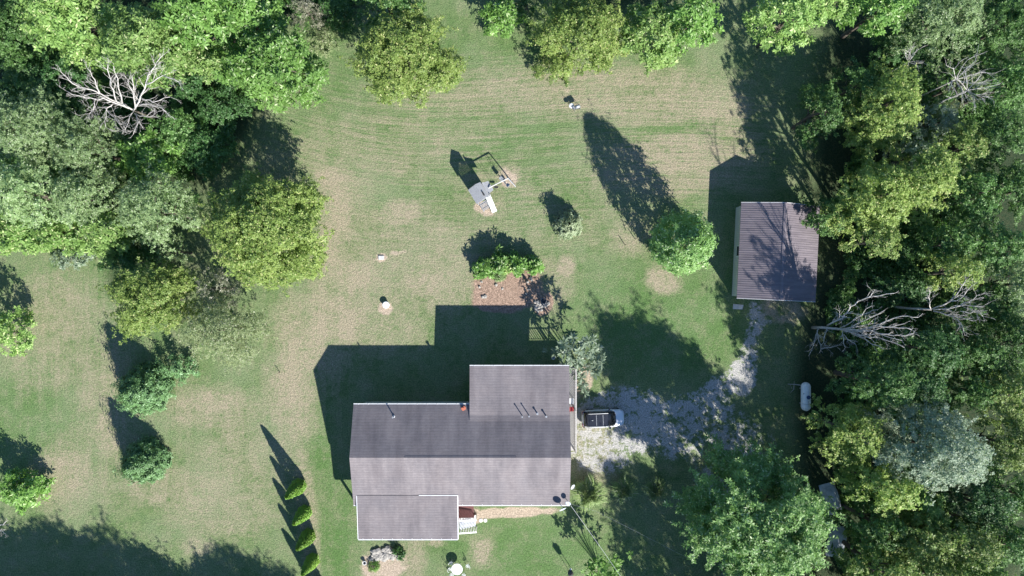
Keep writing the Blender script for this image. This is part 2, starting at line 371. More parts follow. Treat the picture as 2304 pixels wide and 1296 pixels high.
def ground_mat():
    m, nt, b = new_mat('lawn_and_soil')
    def attr(n):
        a = nt.nodes.new('ShaderNodeAttribute'); a.attribute_name = n
        s = nt.nodes.new('ShaderNodeSeparateColor'); nt.links.new(a.outputs['Color'], s.inputs[0]); return s.outputs
    A = attr('cover_a'); B = attr('cover_b'); M = attr('mowing')
    tc = nt.nodes.new('ShaderNodeTexCoord'); P = tc.outputs['Object']
    fine = noise(nt, 3.4, 3, 0.8, vec=P); mid = noise(nt, 1.3, 4, 0.65, vec=P); big = noise(nt, 0.16, 4, 0.6, vec=P)
    vfine = noise(nt, 7.5, 2, 0.8, vec=P)
    sp = nt.nodes.new('ShaderNodeSeparateXYZ'); nt.links.new(P, sp.inputs[0])
    cb = nt.nodes.new('ShaderNodeCombineXYZ')
    nt.links.new(math_n(nt, 'MULTIPLY', sp.outputs[0], 0.10), cb.inputs[0]); nt.links.new(math_n(nt, 'MULTIPLY', M[2], 14.0), cb.inputs[1])
    hst = noise(nt, 1.0, 4, 0.75, vec=cb.outputs[0])
    cb2 = nt.nodes.new('ShaderNodeCombineXYZ')
    nt.links.new(math_n(nt, 'MULTIPLY', sp.outputs[0], 1.1), cb2.inputs[0]); nt.links.new(math_n(nt, 'MULTIPLY', sp.outputs[1], 0.06), cb2.inputs[1])
    vst = noise(nt, 1.0, 3, 0.7, vec=cb2.outputs[0])
    grass = mix(nt, ramp(nt, mid, .35, .65), (.086, .144, .050), (.146, .192, .082))
    grass = mix(nt, ramp(nt, big, .4, .62), grass, (.155, .198, .098))
    grass = mix(nt, math_n(nt, 'MULTIPLY', A[1], ramp(nt, mid, .1, .7)), grass, (.07, .15, .038))
    # dryness: attribute + noise + mowing lines
    d = math_n(nt, 'MULTIPLY', A[0], math_n(nt, 'ADD', math_n(nt, 'MULTIPLY', ramp(nt, fine, .25, .75), 0.75), math_n(nt, 'MULTIPLY', ramp(nt, mid, .25, .75), 0.75)))
    d = math_n(nt, 'ADD', d, math_n(nt, 'MULTIPLY', M[0], math_n(nt, 'MULTIPLY_ADD', ramp(nt, hst, .38, .62), .62, -0.26)))
    d = math_n(nt, 'ADD', d, math_n(nt, 'MULTIPLY', M[1], math_n(nt, 'MULTIPLY_ADD', ramp(nt, vst, .38, .62), 0.32, -0.13)))
    d = math_n(nt, 'ADD', d, math_n(nt, 'MULTIPLY_ADD', ramp(nt, fine, .35, .7), 0.26, -0.10))
    blo = noise(nt, .55, 6, .75, vec=P)
    d = math_n(nt, 'ADD', d, math_n(nt, 'MULTIPLY_ADD', ramp(nt, blo, .36, .64), .48, -.20))
    col = mix(nt, d, grass, mix(nt, mid, (.34, .285, .205), (.25, .218, .15)))
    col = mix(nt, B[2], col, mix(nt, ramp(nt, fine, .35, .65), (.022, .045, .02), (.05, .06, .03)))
    gv = math_n(nt, 'MULTIPLY', B[1], math_n(nt, 'ADD', math_n(nt, 'MULTIPLY', ramp(nt, mid, .38, .60), .75), math_n(nt, 'MULTIPLY', ramp(nt, fine, .32, .6), .55)))
    gv = ramp(nt, math_n(nt, 'MULTIPLY', gv, math_n(nt, 'ADD', ramp(nt, noise(nt, .45, 6, .8, vec=P), .35, .6), .45)), .38, .75)
    stone = mix(nt, ramp(nt, noise(nt, 13, 2, .8, vec=P), .35, .65), (.30, .285, .27), (.47, .45, .43))
    col = mix(nt, gv, col, stone)
    so = ramp(nt, math_n(nt, 'MULTIPLY', A[2], math_n(nt, 'ADD', ramp(nt, mid, .2, .7), .35)), .3, .75)
    col = mix(nt, so, col, mix(nt, ramp(nt, fine, .3, .7), (.47, .375, .295), (.31, .245, .185)))
    mu = ramp(nt, math_n(nt, 'MULTIPLY', B[0], math_n(nt, 'ADD', ramp(nt, mid, .2, .7), .45)), .3, .6)
    col = mix(nt, mu, col, mix(nt, ramp(nt, fine, .32, .68), (.40, .28, .215), (.18, .12, .09)))
    # blade-scale mottling
    col = mix(nt, ramp(nt, vfine, .35, .68), mix(nt, 1.0, col, (.56, .60, .57), 'MULTIPLY'), mix(nt, 1.0, col, (1.34, 1.31, 1.28), 'MULTIPLY'))
    nt.links.new(col, b.inputs['Base Color']); b.inputs['Roughness'].default_value = 0.95
    b.inputs['Specular IOR Level'].default_value = 0.15
    hb = math_n(nt, 'ADD', math_n(nt, 'MULTIPLY', vfine, .7), math_n(nt, 'ADD', fine, math_n(nt, 'MULTIPLY', math_n(nt, 'MULTIPLY', hst, M[0]), 0.8)))
    bump(nt, b, hb, 0.12, 0.6)
    return m
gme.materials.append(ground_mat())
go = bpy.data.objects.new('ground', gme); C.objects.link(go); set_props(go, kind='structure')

# ------------------------------------------------------------------ foliage
RNG = np.random.default_rng(7)
def norm(a): return a / np.maximum(np.linalg.norm(a, axis=1, keepdims=True), 1e-6)
def clusters_mesh(name, P, N, L, W, k, up=0.15, jitter=0.5):
    """rosettes of k leaves at each point P facing N"""
    n = len(P); N = norm(N)
    ref = norm(RNG.normal(size=(n, 3))); U = norm(np.cross(N, ref)); V = np.cross(N, U)
    sc = RNG.uniform(0.65, 1.25, (n, 1))
    co = np.empty((n, k, 4, 3), np.float32)
    for j in range(k):
        a = 2 * math.pi * j / k + RNG.uniform(-.5, .5, (n, 1)) * jitter * 2
        d = U * np.cos(a) + V * np.sin(a) + N * RNG.uniform(up - .45, up + .45, (n, 1)); d = norm(d)
        wv = norm(np.cross(d, N + RNG.normal(scale=.35, size=(n, 3))))
        l = L * sc * RNG.uniform(.7, 1.2, (n, 1)); ww = W * sc * .5
        b0 = P + d * l * 0.08; mid = P + d * l * 0.55
        co[:, j, 0] = b0; co[:, j, 1] = mid + wv * ww; co[:, j, 2] = P + d * l - N * l * 0.12; co[:, j, 3] = mid - wv * ww
    co = co.reshape(-1, 3); q = np.arange(len(co), dtype=np.int32).reshape(-1, 4)
    return np_mesh(name, co, q)

def crown_points(lobes, n, zflat=.8, zmin=-.45, gap=.0, seed=0):
    c = np.array([l[:3] for l in lobes]); r = np.array([l[3] for l in lobes])
    p = r ** 2; p /= p.sum(); i = RNG.choice(len(r), n, p=p)
    z = RNG.uniform(zmin, 1, n); a = RNG.uniform(0, 2 * math.pi, n); s = np.sqrt(1 - np.minimum(z * z, 1))
    d = np.stack([s * np.cos(a), s * np.sin(a), z], 1)
    # ragged lobes: the radius is modulated so twigs poke out
    mod = 1 + .16 * np.sin(a * 5 + i * 1.7) * s + .10 * np.sin(a * 9 + z * 6 + i)
    rr = r[i] * (0.55 + .5 * RNG.random(n) ** .45) * mod
    P = c[i] + d * rr[:, None] * np.array([1, 1, zflat])
    N = d * .55 + np.array([0, 0, .75]) + RNG.normal(scale=.3, size=(n, 3))
    if gap > 0:
        f = np.sin(P[:, 0] * 1.9 + seed) * np.sin(P[:, 1] * 2.1 + seed * 2) + np.sin(P[:, 2] * 1.7 + P[:, 0] * .9)
        keep = f > (-1.6 + gap * 1.6) ; P = P[keep]; N = N[keep]
    return P, N

SPEC = {  # leaf length, width, leaves per rosette, rosettes per m2 of crown
 'yellow': (.25, .115, 6, 23), 'lime': (.40, .145, 8, 11), 'bright': (.44, .15, 9, 10), 'green': (.25, .115, 7, 19), 'dark': (.27, .125, 6, 17),
 'olive': (.25, .11, 7, 19), 'grey': (.22, .09, 6, 24), 'silver': (.24, .095, 7, 21), 'tan': (.2, .08, 5, 16), 'brown': (.18, .08, 5, 14),
 'conifer': (.3, .08, 8, 15), 'cream': (.2, .1, 6, 12), 'feather': (.37, .115, 9, 14)}

def limbs(mb, base, top, lobes, r0, rng, n=7):
    base = Vector(base); top = Vector(top)
    mid = base.lerp(top, .5) + Vector((rng.uniform(-.2, .2), rng.uniform(-.2, .2), 0))
    mb.tube([base, base.lerp(mid, .1) , mid, top], [r0 * 1.25, r0, r0 * .8, r0 * .35], 8)
    ls = list(lobes); rng.shuffle(ls)
    for l in ls[:n]:
        t = rng.uniform(.35, .9); s = base.lerp(top, t); e = Vector(l[:3])
        m_ = s.lerp(e, .5) + Vector((0, 0, rng.uniform(-.2, .5)))
        mb.tube([s, m_, e], [r0 * .4 * (1.2 - t * .5), r0 * .22, r0 * .06], 5)

def make_tree(px, py, rx, ry, h, sp, label, name='broadleaf_tree', cat='tree', dens=1.0, nl=None, ang=0.0, crown0=.32, mat=None, seed=None, gap=.35, lobes=None, trunk_at=None, group=None, zc=.64, lobe_s=1.0, spikes=None, spk=1.0):
    """(px,py,rx,ry): where the crown is seen; h: height of the tree in metres"""
    seed = seed if seed is not None else abs(int(px * 7 + py * 13)); rng = random.Random(seed)
    hc = h * zc; k = (CAM_H - hc) / F_PX
    X, Y, _ = G(px, py, hc); RX, RY = rx * k, ry * k
    R = math.sqrt(RX * RY)
    t = thing(name, label, cat, (X, Y, 0), 0, group)
    if lobes is None:
        lobes = []; nl = nl or max(9, int(9 + R * 3.2)); ca, sa = math.cos(math.radians(ang)), math.sin(math.radians(ang))
        for i in range(nl):
            a = i * 2.39996 + rng.uniform(-.4, .4); u = math.sqrt((i + .5) / nl)
            lr = R * rng.uniform(.24, .40) * lobe_s * (1.15 - .35 * u)
            rad = max(0, u * rng.uniform(.85, 1.08)) 
            ex, ey = math.cos(a) * rad * max(RX - lr * .7, .1), math.sin(a) * rad * max(RY - lr * .7, .1)
            x, y = ex * ca + ey * sa, -ex * sa + ey * ca
            zt = h - (h - h * crown0) * (.06 + .58 * u ** 2.2) - rng.uniform(0, .12) * h
            lobes.append((x, y, max(zt - lr * .8, h * .2), lr))
            if u > .6 and i % 2 == 0: lobes.append((x * .85, y * .85, max(zt - lr * .8 - h * rng.uniform(.15, .3), lr * .8), lr * .9))
    L, W, kk, dn = SPEC[sp if mat is None or sp in SPEC else 'green']
    area = sum(l[3] ** 2 for l in lobes) * math.pi * 1.5
    n = int(min(area * dn * dens * .8, 12000))
    P, N = crown_points(lobes, n, gap=gap, seed=seed % 17)
    # leafy twigs reaching out past the crown
    ns = int((spikes if spikes is not None else 10 + 5 * R)); nr = np.random.default_rng(seed); tp = []; tn = []
    la = np.array(lobes)
    for q in range(ns):
        l = la[nr.integers(len(la))]; a = math.atan2(l[1], l[0]) + nr.normal(0, .6); e = nr.uniform(.0, .9)
        dv = np.array([math.cos(a) * math.cos(e), math.sin(a) * math.cos(e), math.sin(e) * .9]); st = l[:3] + dv * l[3] * .75; Ls = nr.uniform(.5, 1.0) * min(1.9, .35 * R + .2) * spk
        for i in range(7):
            tp.append(st + dv * Ls * i / 6 + nr.normal(0, .10, 3)); tn.append(dv * .5 + np.array([0, 0, .8]) + nr.normal(0, .25, 3))
    if tp: P = np.concatenate([P, np.array(tp)]); N = np.concatenate([N, np.array(tn)])
    me = clusters_mesh('crown', P, N, L, W, kk)
    me.materials.append(LM[mat or sp]); o = bpy.data.objects.new('crown', me); C.objects.link(o); o.parent = t
    mb = MB(); r0 = max(.06, h * .018)
    limbs(mb, (0, 0, -.1), (rng.uniform(-.2, .2), rng.uniform(-.2, .2), h * .8), lobes, r0, rng, n=9 if dens > .5 else 16)
    mb.build('trunk', BARK, t, smooth=True)
    return t

def cone_tree(px, py, r, h, sp, label, name='evergreen_tree', cat='tree', n=2600, L=.3, W=.09, k=7, base=None, power=.8, group=None, low=.04, lean=0):
    """px,py: foot of the tree on the ground"""
    X, Y, _ = base or G(px, py, 0); rng = np.random.default_rng(int(px + py))
    t = thing(name, label, cat, (X, Y, 0), 0, group)
    u = (1 - np.sqrt(rng.random(n))) if power > 0 else rng.random(n); a = rng.uniform(0, 2 * math.pi, n); z = low * h + u * h * (1 - low)
    ph = rng.uniform(0, 6, 4); tier = 1 + .13 * np.sin(a * 5 + z * 2.3 + ph[0]) + .10 * np.sin(a * 11 - z * 4.1 + ph[1]) + .07 * np.sin(a * 3 + z * 7 + ph[2])
    prof = (lambda q: (1 - q) ** power) if power > 0 else (lambda q: np.sin(np.pi * (.16 + .84 * q)) ** -power * (1 - .25 * q))
    rad = r * prof(u) * np.minimum(1, (z / h) * 7 + .6) * tier * (.72 + .33 * rng.random(n) ** .4)
    P = np.stack([rad * np.cos(a), rad * np.sin(a), z], 1)
    N = np.stack([np.cos(a), np.sin(a), np.full(n, .75)], 1) + rng.normal(scale=.25, size=(n, 3))
    ex = []; en = []
    for q in range(int(n / 28)):      # twigs standing out of the outline
        uu = 1 - math.sqrt(rng.random()); b_ = rng.uniform(0, 2 * math.pi); rr_ = r * float(prof(uu)) * .9; l_ = rng.uniform(.12, .42) * min(r, 2.6)
        dv = np.array([math.cos(b_), math.sin(b_), rng.uniform(.3, 1.3)]); dv /= np.linalg.norm(dv)
        for i in range(4): ex.append(np.array([rr_ * math.cos(b_), rr_ * math.sin(b_), low * h + uu * h * (1 - low)]) + dv * l_ * (i + 1) / 3); en.append(dv)
    P = np.concatenate([P, np.array(ex)]); N = np.concatenate([N, np.array(en)])
    me = clusters_mesh('crown', P, N, L, W, k); me.materials.append(LM[sp]); o = bpy.data.objects.new('crown', me); C.objects.link(o); o.parent = t
    MB().tube([(0, 0, -.1), (0, 0, h * .9)], [max(.05, h * .014), .02], 7).build('trunk', BARK, t, smooth=True)
    return t

def make_bush(px, py, rx, ry, h, sp, label, name='shrub', cat='shrub', **kw):
    return make_tree(px, py, rx, ry, h, sp, label, name, cat, crown0=.0, zc=.5, **kw)

# ------------------------------------------------------------------ the house
ZR, ZE = 6.0, 4.2
hx0, hx1 = -16.08, 5.84; yN, yR, yS = -11.81, -16.78, -22.03
wx0, wyN, wyJ = -4.28, -7.88, -12.83
px0, px1, pyN, pyS = -15.65, -5.52, -20.95, -25.59
house = thing('house', 'long single storey house with grey shingle roof, rear wing and white trimmed front porch roof', 'house', ((hx0 + hx1) / 2, yR, 0))
hl = Vector(house.location)
def L3(x, y, z): return (x - hl.x, y - hl.y, z)
def hb(mb, x0, x1, y0, y1, z0, z1): return mb.box(x0 - hl.x, x1 - hl.x, y0 - hl.y, y1 - hl.y, z0, z1)
m = MB(); ov = .4
m.prism([L3(hx0 + ov, yN - ov, 0), L3(hx0 + ov, yS + ov, 0), L3(hx0 + ov, yS + ov, ZE + .0), L3(hx0 + ov, yR, ZR - .18), L3(hx0 + ov, yN - ov, ZE + .0)], (hx1 - hx0 - 2 * ov, 0, 0))
hb(m, wx0 + ov, 3.2, wyJ, wyN - ov, 0, 4.25)
m.build('wall', SIDING, house)
m = MB()
m.slab(L3(hx0, yR, ZR), L3(hx1, yR, ZR), L3(hx1, yN, ZE), L3(hx0, yN, ZE), .14)
m.build('roof', SHINGLE, house, label='darker north slope of the grey shingle roof')
m = MB()
m.slab(L3(hx0, yS, ZE), L3(hx1, yS, ZE), L3(hx1, yR, ZR + .003), L3(hx0, yR, ZR + .003), .14)
m.build('roof', SHINGLE, house, label='paler south slope of the grey shingle roof')
m = MB()
m.slab(L3(wx0, wyJ, 4.66), L3(hx1 - .05, wyJ, 4.66), L3(hx1 - .05, wyN, 4.47), L3(wx0, wyN, 4.47), .14)
m.slab(L3(wx0, wyJ - .55, 4.80), L3(hx1 - .05, wyJ - .55, 4.80), L3(hx1 - .05, wyJ, 4.66), L3(wx0, wyJ, 4.66), .12)
wing_roof = m.build('wing_roof', SHINGLE, house)
m = MB()
m.slab(L3(px0, pyS, 3.95), L3(px1, pyS, 3.95), L3(px1, pyN, 4.62), L3(px0, pyN, 4.62), .14)
m.build('porch_roof', SHINGLE, house)
# ridge vent and white trim
m = MB()
m.prism([L3(-10.6, yR, ZR + .035), L3(-10.6, yR + .17, ZR - .045), L3(-10.6, yR + .17, ZR - .075), L3(-10.6, yR, ZR - .01)], (11, 0, 0))
m.build('ridge_vent', SHINGLE, house)
gt = MB()
def gutter(mb, x0, x1, y, z, side):
    # an open trough with hangers every metre or so
    a, b_ = (y, y + .095 * side)
    ya, yb = min(a, b_), max(a, b_)
    hb(mb, x0, x1, ya, yb, z - .16, z - .012)
    x = x0 + .45
    while x < x1:
        hb(mb, x, x + .05, ya - (0 if side > 0 else 0), yb + (.10 if side < 0 else 0), z + .004, z + .03); x += 1.0
gutter(gt, hx0, wx0 - .02, yN, ZE, 1); gt.build('gutter', WHITEM, house)
gt = MB(); gutter(gt, wx0, hx1 - .05, wyN, 4.47, 1); gt.build('gutter', WHITEM, house)
gt = MB(); gutter(gt, px1 + .03, hx1, yS, ZE, -1); gt.build('gutter', WHITEM, house)
gt = MB(); gutter(gt, hx0, px0 - .02, yS, ZE, -1); gt.build('gutter', WHITEM, house)
gt = MB(); gutter(gt, px0, px1, pyS, 3.95, -1); gt.build('gutter', WHITEM, house)
for x in (hx0 + .01, hx1 - .033):
    m = MB(); m.prism([L3(x, yR, ZR - .145), L3(x, yN, ZE - .145), L3(x, yN, ZE - .34), L3(x, yR, ZR - .34), L3(x, yS, ZE - .34), L3(x, yS, ZE - .145)], (.03, 0, 0)); m.build('barge_board', WHITE, house)
m = MB()
m.prism([L3(px1 + .003, pyN, 4.635), L3(px1 + .003, pyN, 4.45), L3(px1 + .003, pyS, 3.76), L3(px1 + .003, pyS, 3.97)], (.07, 0, 0))
m.build('porch_trim', WHITE, house); m = MB()
m.prism([L3(px0 - .053, pyN, 4.625), L3(px0 - .053, pyN, 4.45), L3(px0 - .053, pyS, 3.76), L3(px0 - .053, pyS, 3.955)], (.05, 0, 0))
m.build('porch_trim', WHITE, house); m = MB()
hb(m, -9.4, px1 + .07, pyN + .003, pyN + .06, 4.5, 4.64)
m.build('porch_trim', WHITE, house)
m = MB(); m.prism([L3(wx0 + .01, wyJ, 4.51), L3(wx0 + .01, wyJ, 4.35), L3(wx0 + .01, wyN, 4.16), L3(wx0 + .01, wyN, 4.32)], (.03, 0, 0)); m.build('barge_board', WHITE, house)
# vent pipes (tail end of each shadow falls on the shingles)
def roofz(y): return ZE + (y - yN) / (yR - yN) * (ZR - ZE) if y > yR else ZE + (y - yS) / (yR - yS) * (ZR - ZE)
for (x, y, hh, r, mt, lb) in [(885, 938, .62, .06, STEEL, 'grey vent pipe near the west end'), (1175, 936, .85, .05, STEEL, 'tall grey vent pipe'), (1190, 935, .85, .05, STEEL, 'second tall grey vent pipe'),
                       (1209, 931, .42, .07, STEEL, 'short grey vent pipe'), (1229, 937, .45, .07, STEEL, 'short grey vent pipe near the east end'), (1042, 921, .4, .11, TERRA, 'rust red capped vent')]:
    X, Y, _ = G(x, y, 4.9); z = max(roofz(Y), 4.6 if X > wx0 and Y > wyJ - .55 else 0)
    mb = MB().lathe([(r * 2.2, z - .05), (r * 2.2, z + .04), (r, z + .06), (r, z + hh), (r * 1.5, z + hh + .01), (r * 1.5, z + hh + .06)], 12, L3(X, Y, 0))
    mb.build('vent_pipe', mt, house, smooth=False, label=lb)
# downspouts
gx_, gy_, _ = G(820, 1215, 3.7)
m = MB(); m.tube([L3(gx_, pyS - .1, 3.75), L3(gx_, pyS - .1, 2.6), L3(gx_ , pyS - .18, .25), L3(gx_ + .04, pyS - 1.0, .12)], .055, 8); m.build('downspout', WHITEM, house)
m = MB(); m.tube([L3(-10.7, pyS - .1, 3.8), L3(-10.8, pyS - .15, .3), L3(-11.9, pyS - .95, .08)], .045, 8); m.build('downspout', STEEL, house)
# windows and door on the walls, seen only from the side
GLASS = simple('window_glass', (.03, .04, .05), (.05, .06, .07), 2, 0.08)
def window(x, y, z, wd, ht, face):
    fr = MB(); pn = MB(); s = face
    hb(fr, x - wd / 2 - .06, x + wd / 2 + .06, min(y, y + .05 * s), max(y, y + .05 * s), z - .06, z + ht + .06)
    hb(pn, x - wd / 2, x + wd / 2, min(y, y + .07 * s), max(y, y + .07 * s), z, z + ht)
    f = fr.build('window', WHITE, house); p = pn.build('pane', GLASS, f)
for x in (-13.5, -10.5, -6.5): window(x, yN - ov, 2.5, 1.1, 1.2, 1)
for x in (-2.8, .4): window(x, wyN - ov, 2.5, 1.2, 1.2, 1)
for x in (-13, -9.5, -2.8, .5, 4): window(x, yS + ov, 2.5, 1.2, 1.2, -1)
# porch: floor, posts
m = MB(); hb(m, px0 + .2, px1 - .1, pyS + .35, yS + ov, 1.25, 1.4); m.build('porch_floor', REDD, house)
for x in (px0 + .4, -12.2, -8.9, px1 - .35):
    m = MB(); hb(m, x - .07, x + .07, pyS + .35, pyS + .49, 0, 3.78); m.build('porch_post', WHITE, house)

# ---- front steps with white railings
st = thing('porch_steps', 'red brown porch landing and steps with white baluster railings beside the front porch roof', 'steps', (-4.6, -23.9, 0))
def sb(mb, x0, x1, y0, y1, z0, z1): return mb.box(x0 + 4.6, x1 + 4.6, y0 + 23.9, y1 + 23.9, z0, z1)
m = MB()
for i in range(9): sb(m, px1 - .1 + i * .175, px1 - .1 + i * .175 + .165, -24.3, -22.25, 1.22, 1.26)
sb(m, px1 - .1, -4.0, -24.25, -24.18, .0, 1.21); sb(m, px1 - .1, -4.0, -22.4, -22.33, 0, 1.21)
m.build('landing', REDD, st)
m = MB()
for i in range(6):
    z = 1.2 - i * .19; sb(m, px1 - .05 + i * .28, px1 + .24 + i * .28, -25.55, -24.36, z - .05, z)
sb(m, px1, px1 + .05, -25.6, -24.34, 0, 1.1)
m.build('tread', WHITE, st)
for (y, za, zb, lb) in ((-24.32, 2.2, 1.95, 'middle white railing'), (-25.66, 2.1, 1.7, 'outer white railing')):
    m = MB(); xe = -3.72
    m.prism([(px1 + 4.6, y + 23.9 - .07, za), (xe + 4.6, y + 23.9 - .07, zb), (xe + 4.6, y + 23.9 - .07, zb - .06), (px1 + 4.6, y + 23.9 - .07, za - .06)], (0, .14, 0))
    m.build('handrail', WHITE, st, label=lb)
    m = MB(); n = 7
    for i in range(n):
        x = px1 + .12 + i * (xe - px1 - .2) / (n - 1); zt = za + (zb - za) * i / (n - 1) - .06
        sb(m, x - .055, x + .055, y - .03, y + .03, .25 if i % (n - 1) else 0, zt)
    m.build('baluster', WHITE, st)
m = MB(); sb(m, -3.95, -3.88, -25.6, -24.3, 0, .2); m.build('kick_board', DARKW, st)

# ---- raised side deck along the east wall
dk = thing('side_deck', 'narrow weathered grey wood deck with baluster railing along the east wall of the house', 'deck', (6.2, -12.7, 0))
def db(mb, x0, x1, y0, y1, z0, z1): return mb.box(x0 - 6.2, x1 - 6.2, y0 + 12.7, y1 + 12.7, z0, z1)
m = MB(); y = -17.0
while y < -8.4:
    db(m, 3.25 if y > -12.4 else hx1 - ov + .02, 6.6, y, y + .13, 2.0, 2.04); y += .14
m.build('deck_board', GREYW, dk)
m = MB()
for (xa, xb, ya, yb) in ((3.2, 6.62, -8.36, -8.28), (6.58, 6.66, -17.05, -8.36)): db(m, xa, xb, ya, yb, 1.8, 1.99)
m.build('rim_joist', GREYW, dk)
m = MB()
db(m, 6.55, 6.68, -17.05, -8.25, 3.0, 3.04); db(m, 3.2, 6.54, -8.40, -8.27, 3.0, 3.04); db(m, 5.9, 6.54, -17.06, -16.94, 3.0, 3.04)
db(m, 6.59, 6.63, -17.0, -8.4, 2.12, 2.16); db(m, 3.25, 6.5, -8.36, -8.32, 2.12, 2.16)
m.build('handrail', GREYW, dk)
m = MB(); y = -16.9
while y < -8.4: db(m, 6.58, 6.64, y, y + .07, 2.16, 2.998); y += .27
x = 3.3
while x < 6.5: db(m, x, x + .06, -8.37, -8.31, 2.16, 2.998); x += .24
m.build('baluster', GREYW, dk)
for (x, y, z) in ((6.6, -8.33, 4.3), (3.3, -8.33, 4.3), (6.6, -12.7, 3.1), (6.6, -17.0, 3.1), (5.3, -8.33, 3.1)):
    if z > 4: x = min(x, 5.6)
    m = MB(); db(m, x - .06, x + .06, y - .06, y + .06, 0, z - .02); m.build('post', GREYW, dk)
X, Y, _ = G(1290, 921, 2.6)
ch = thing('deck_chair', 'red chair standing on the side deck by the house', 'chair', (6.2, Y, 2.04), math.radians(90))
MB().box(-.24, .24, -.22, .22, .40, .45).build('seat', RED, ch, bevel=.01); MB().box(-.24, .24, .20, .25, .48, .92).build('backrest', RED, ch, bevel=.01)
for sx in (-.21, .21):
    for sy in (-.19, .19): MB().tube([(sx, sy, 0), (sx, sy, .40)], .02, 6).build('leg', RED, ch)
tb = thing('deck_table', 'small white slatted table on the side deck just north of the red chair', 'table', (6.15, Y + .85, 2.04))
m = MB()
for i in range(6): m.box(-.3, .3, -.27 + i * .095, -.20 + i * .095, .5, .53)
m.build('tabletop', WHITE, tb)
for sx in (-.24, .24):
    for sy in (-.2, .2): MB().tube([(sx, sy, 0), (sx, sy, .5)], .018, 6).build('leg', WHITE, tb)

# ---- satellite dishes, mast and overhead cable at the south-east corner
def dish(px, py, z0, mast, r, tilt, az, label):
    X, Y, _ = G(px, py, z0); t = thing('satellite_dish', label, 'satellite dish', (X, Y, z0))
    M = Matrix.Translation((0, 0, mast)) @ Matrix.Rotation(az, 4, 'Z') @ Matrix.Rotation(tilt, 4, 'X')
    m = MB(); prof = [(r * q, .22 * r * q * q) for q in (0.02, .25, .5, .75, 1)] + [(r * q, .22 * r * q * q - .015) for q in (1, .75, .5, .25, .02)]
    m.lathe(prof, 24, M=M); m.build('reflector', TARP, t, smooth=True)
    MB().tube([(0, 0, -.1), (0, 0, mast)], .03, 8).build('mast', WHITEM, t)
    a = M @ Vector((0, -r * .9, .1)); b_ = M @ Vector((0, -.1 * r, r * 1.2))
    MB().tube([a, b_], .015, 6).build('feed_arm', WHITEM, t)
    return t
dish(1277, 1127, 4.3, .7, .30, math.radians(40), math.radians(-20), 'white satellite dish on a short mast at the south east roof corner')
dish(1264, 1139, 4.15, .85, .36, math.radians(62), math.radians(25), 'white satellite dish tilted over the south gutter, casting a round shadow on the roof')
dish(1287, 1092, 3.6, .5, .28, math.radians(50), math.radians(60), 'small white satellite dish on the east gable wall above the ornamental grass')
a = Vector(G(1284, 1137, 4.4)); b_ = Vector((a.x + 10.5, a.y - 15.0, 6.5))
m = MB(); pts = [a.lerp(b_, i / 12) - Vector((0, 0, 1.2 * math.sin(math.pi * i / 12))) for i in range(13)]
set_props(m.tube(pts, .014, 6).build('overhead_cable', WHITEM), 'white overhead cable running from the roof corner down over the sumac shadow', 'cable')
a = Vector(G(1330, 1145, 3.0))
m = MB(); m.tube([Vector(G(1284, 1134, 4.0)), Vector(G(1340, 1150, 3.7)), Vector(G(1400, 1180, 3.9)), Vector(G(1560, 1262, 4.6))], .008, 5)
set_props(m.build('overhead_wire', STEEL), 'thin dull wire running east over the shaded lawn from the house corner', 'wire')

# ------------------------------------------------------------------ garage
gk = math.radians(-2.7)
gcx, gcy, _ = G(1753, 567, 3.0)
ga = thing('garage', 'garage with purple brown ribbed metal gable roof and cream walls, streaked by branch shadows', 'garage', (gcx, gcy, 0), gk)
hw, hl_, ze, zr = 4.08, 4.95, 2.8, 4.2
m = MB(); m.prism([(-hw + .42, -hl_ + .25, 0), (hw - .22, -hl_ + .25, 0), (hw - .22, -hl_ + .25, ze), (0, -hl_ + .25, zr - .14), (-hw + .42, -hl_ + .25, ze)], (0, 2 * hl_ - .5, 0))
m.build('wall', SIDINGG, ga)
def ribbed(x0, z0, x1, z1, nm, lb):
    m = MB(); m.slab((x0, -hl_, z0), (x1, -hl_, z1), (x1, hl_, z1), (x0, hl_, z0), .06)
    o = m.build(nm, METALROOF, ga, label=lb)
    r = MB(); y = -hl_ + .06
    while y < hl_ - .03:
        r.slab((x0, y, z0 + .028), (x1, y, z1 + .028), (x1, y + .045, z1 + .028), (x0, y + .045, z0 + .028), .026); y += .229
    r.build('rib', METALROOF, o)
ribbed(-hw, ze, 0, zr, 'roof', 'west slope of the metal roof'); ribbed(0, zr + .002, hw, ze, 'roof', 'east slope of the metal roof')
m = MB(); m.slab((-.16, -hl_ - .01, zr + .01), (.0, -hl_ - .01, zr + .055), (.0, hl_ + .01, zr + .055), (-.16, hl_ + .01, zr + .01), .012)
m.slab((.0, -hl_ - .01, zr + .055), (.16, -hl_ - .01, zr + .01), (.16, hl_ + .01, zr + .01), (.0, hl_ + .01, zr + .055), .012)
m.build('ridge_cap', METALROOF, ga)
for y in (-hl_ - .04, hl_ + .005):
    m = MB(); m.prism([(-hw, y, ze + .01), (0, y, zr + .012), (hw, y, ze + .01), (hw, y, ze - .15), (0, y, zr - .15), (-hw, y, ze - .15)], (0, .035, 0)); m.build('barge_board', WHITE, ga)
m = MB(); m.box(-hw + .35, -hw + .46, -hl_ + .2, hl_ - .2, .02, ze - .02); m.build('corner_trim', SIDINGG, ga)
d = MB().box(-2.6, 0.2, -hl_ + .19, -hl_ + .245, 0, 2.2).build('garage_door', WHITE, ga)
MB().box(-1.35, -1.05, -hl_ + .16, -hl_ + .188, .9, .95).build('handle', BLACK, d)
w_ = MB().box(-hw + .30, -hw + .345, -.6, .6, 1.1, 2.0).build('window', WHITE, ga); MB().box(-hw + .28, -hw + .298, -.5, .5, 1.2, 1.9).build('pane', GLASS, w_)
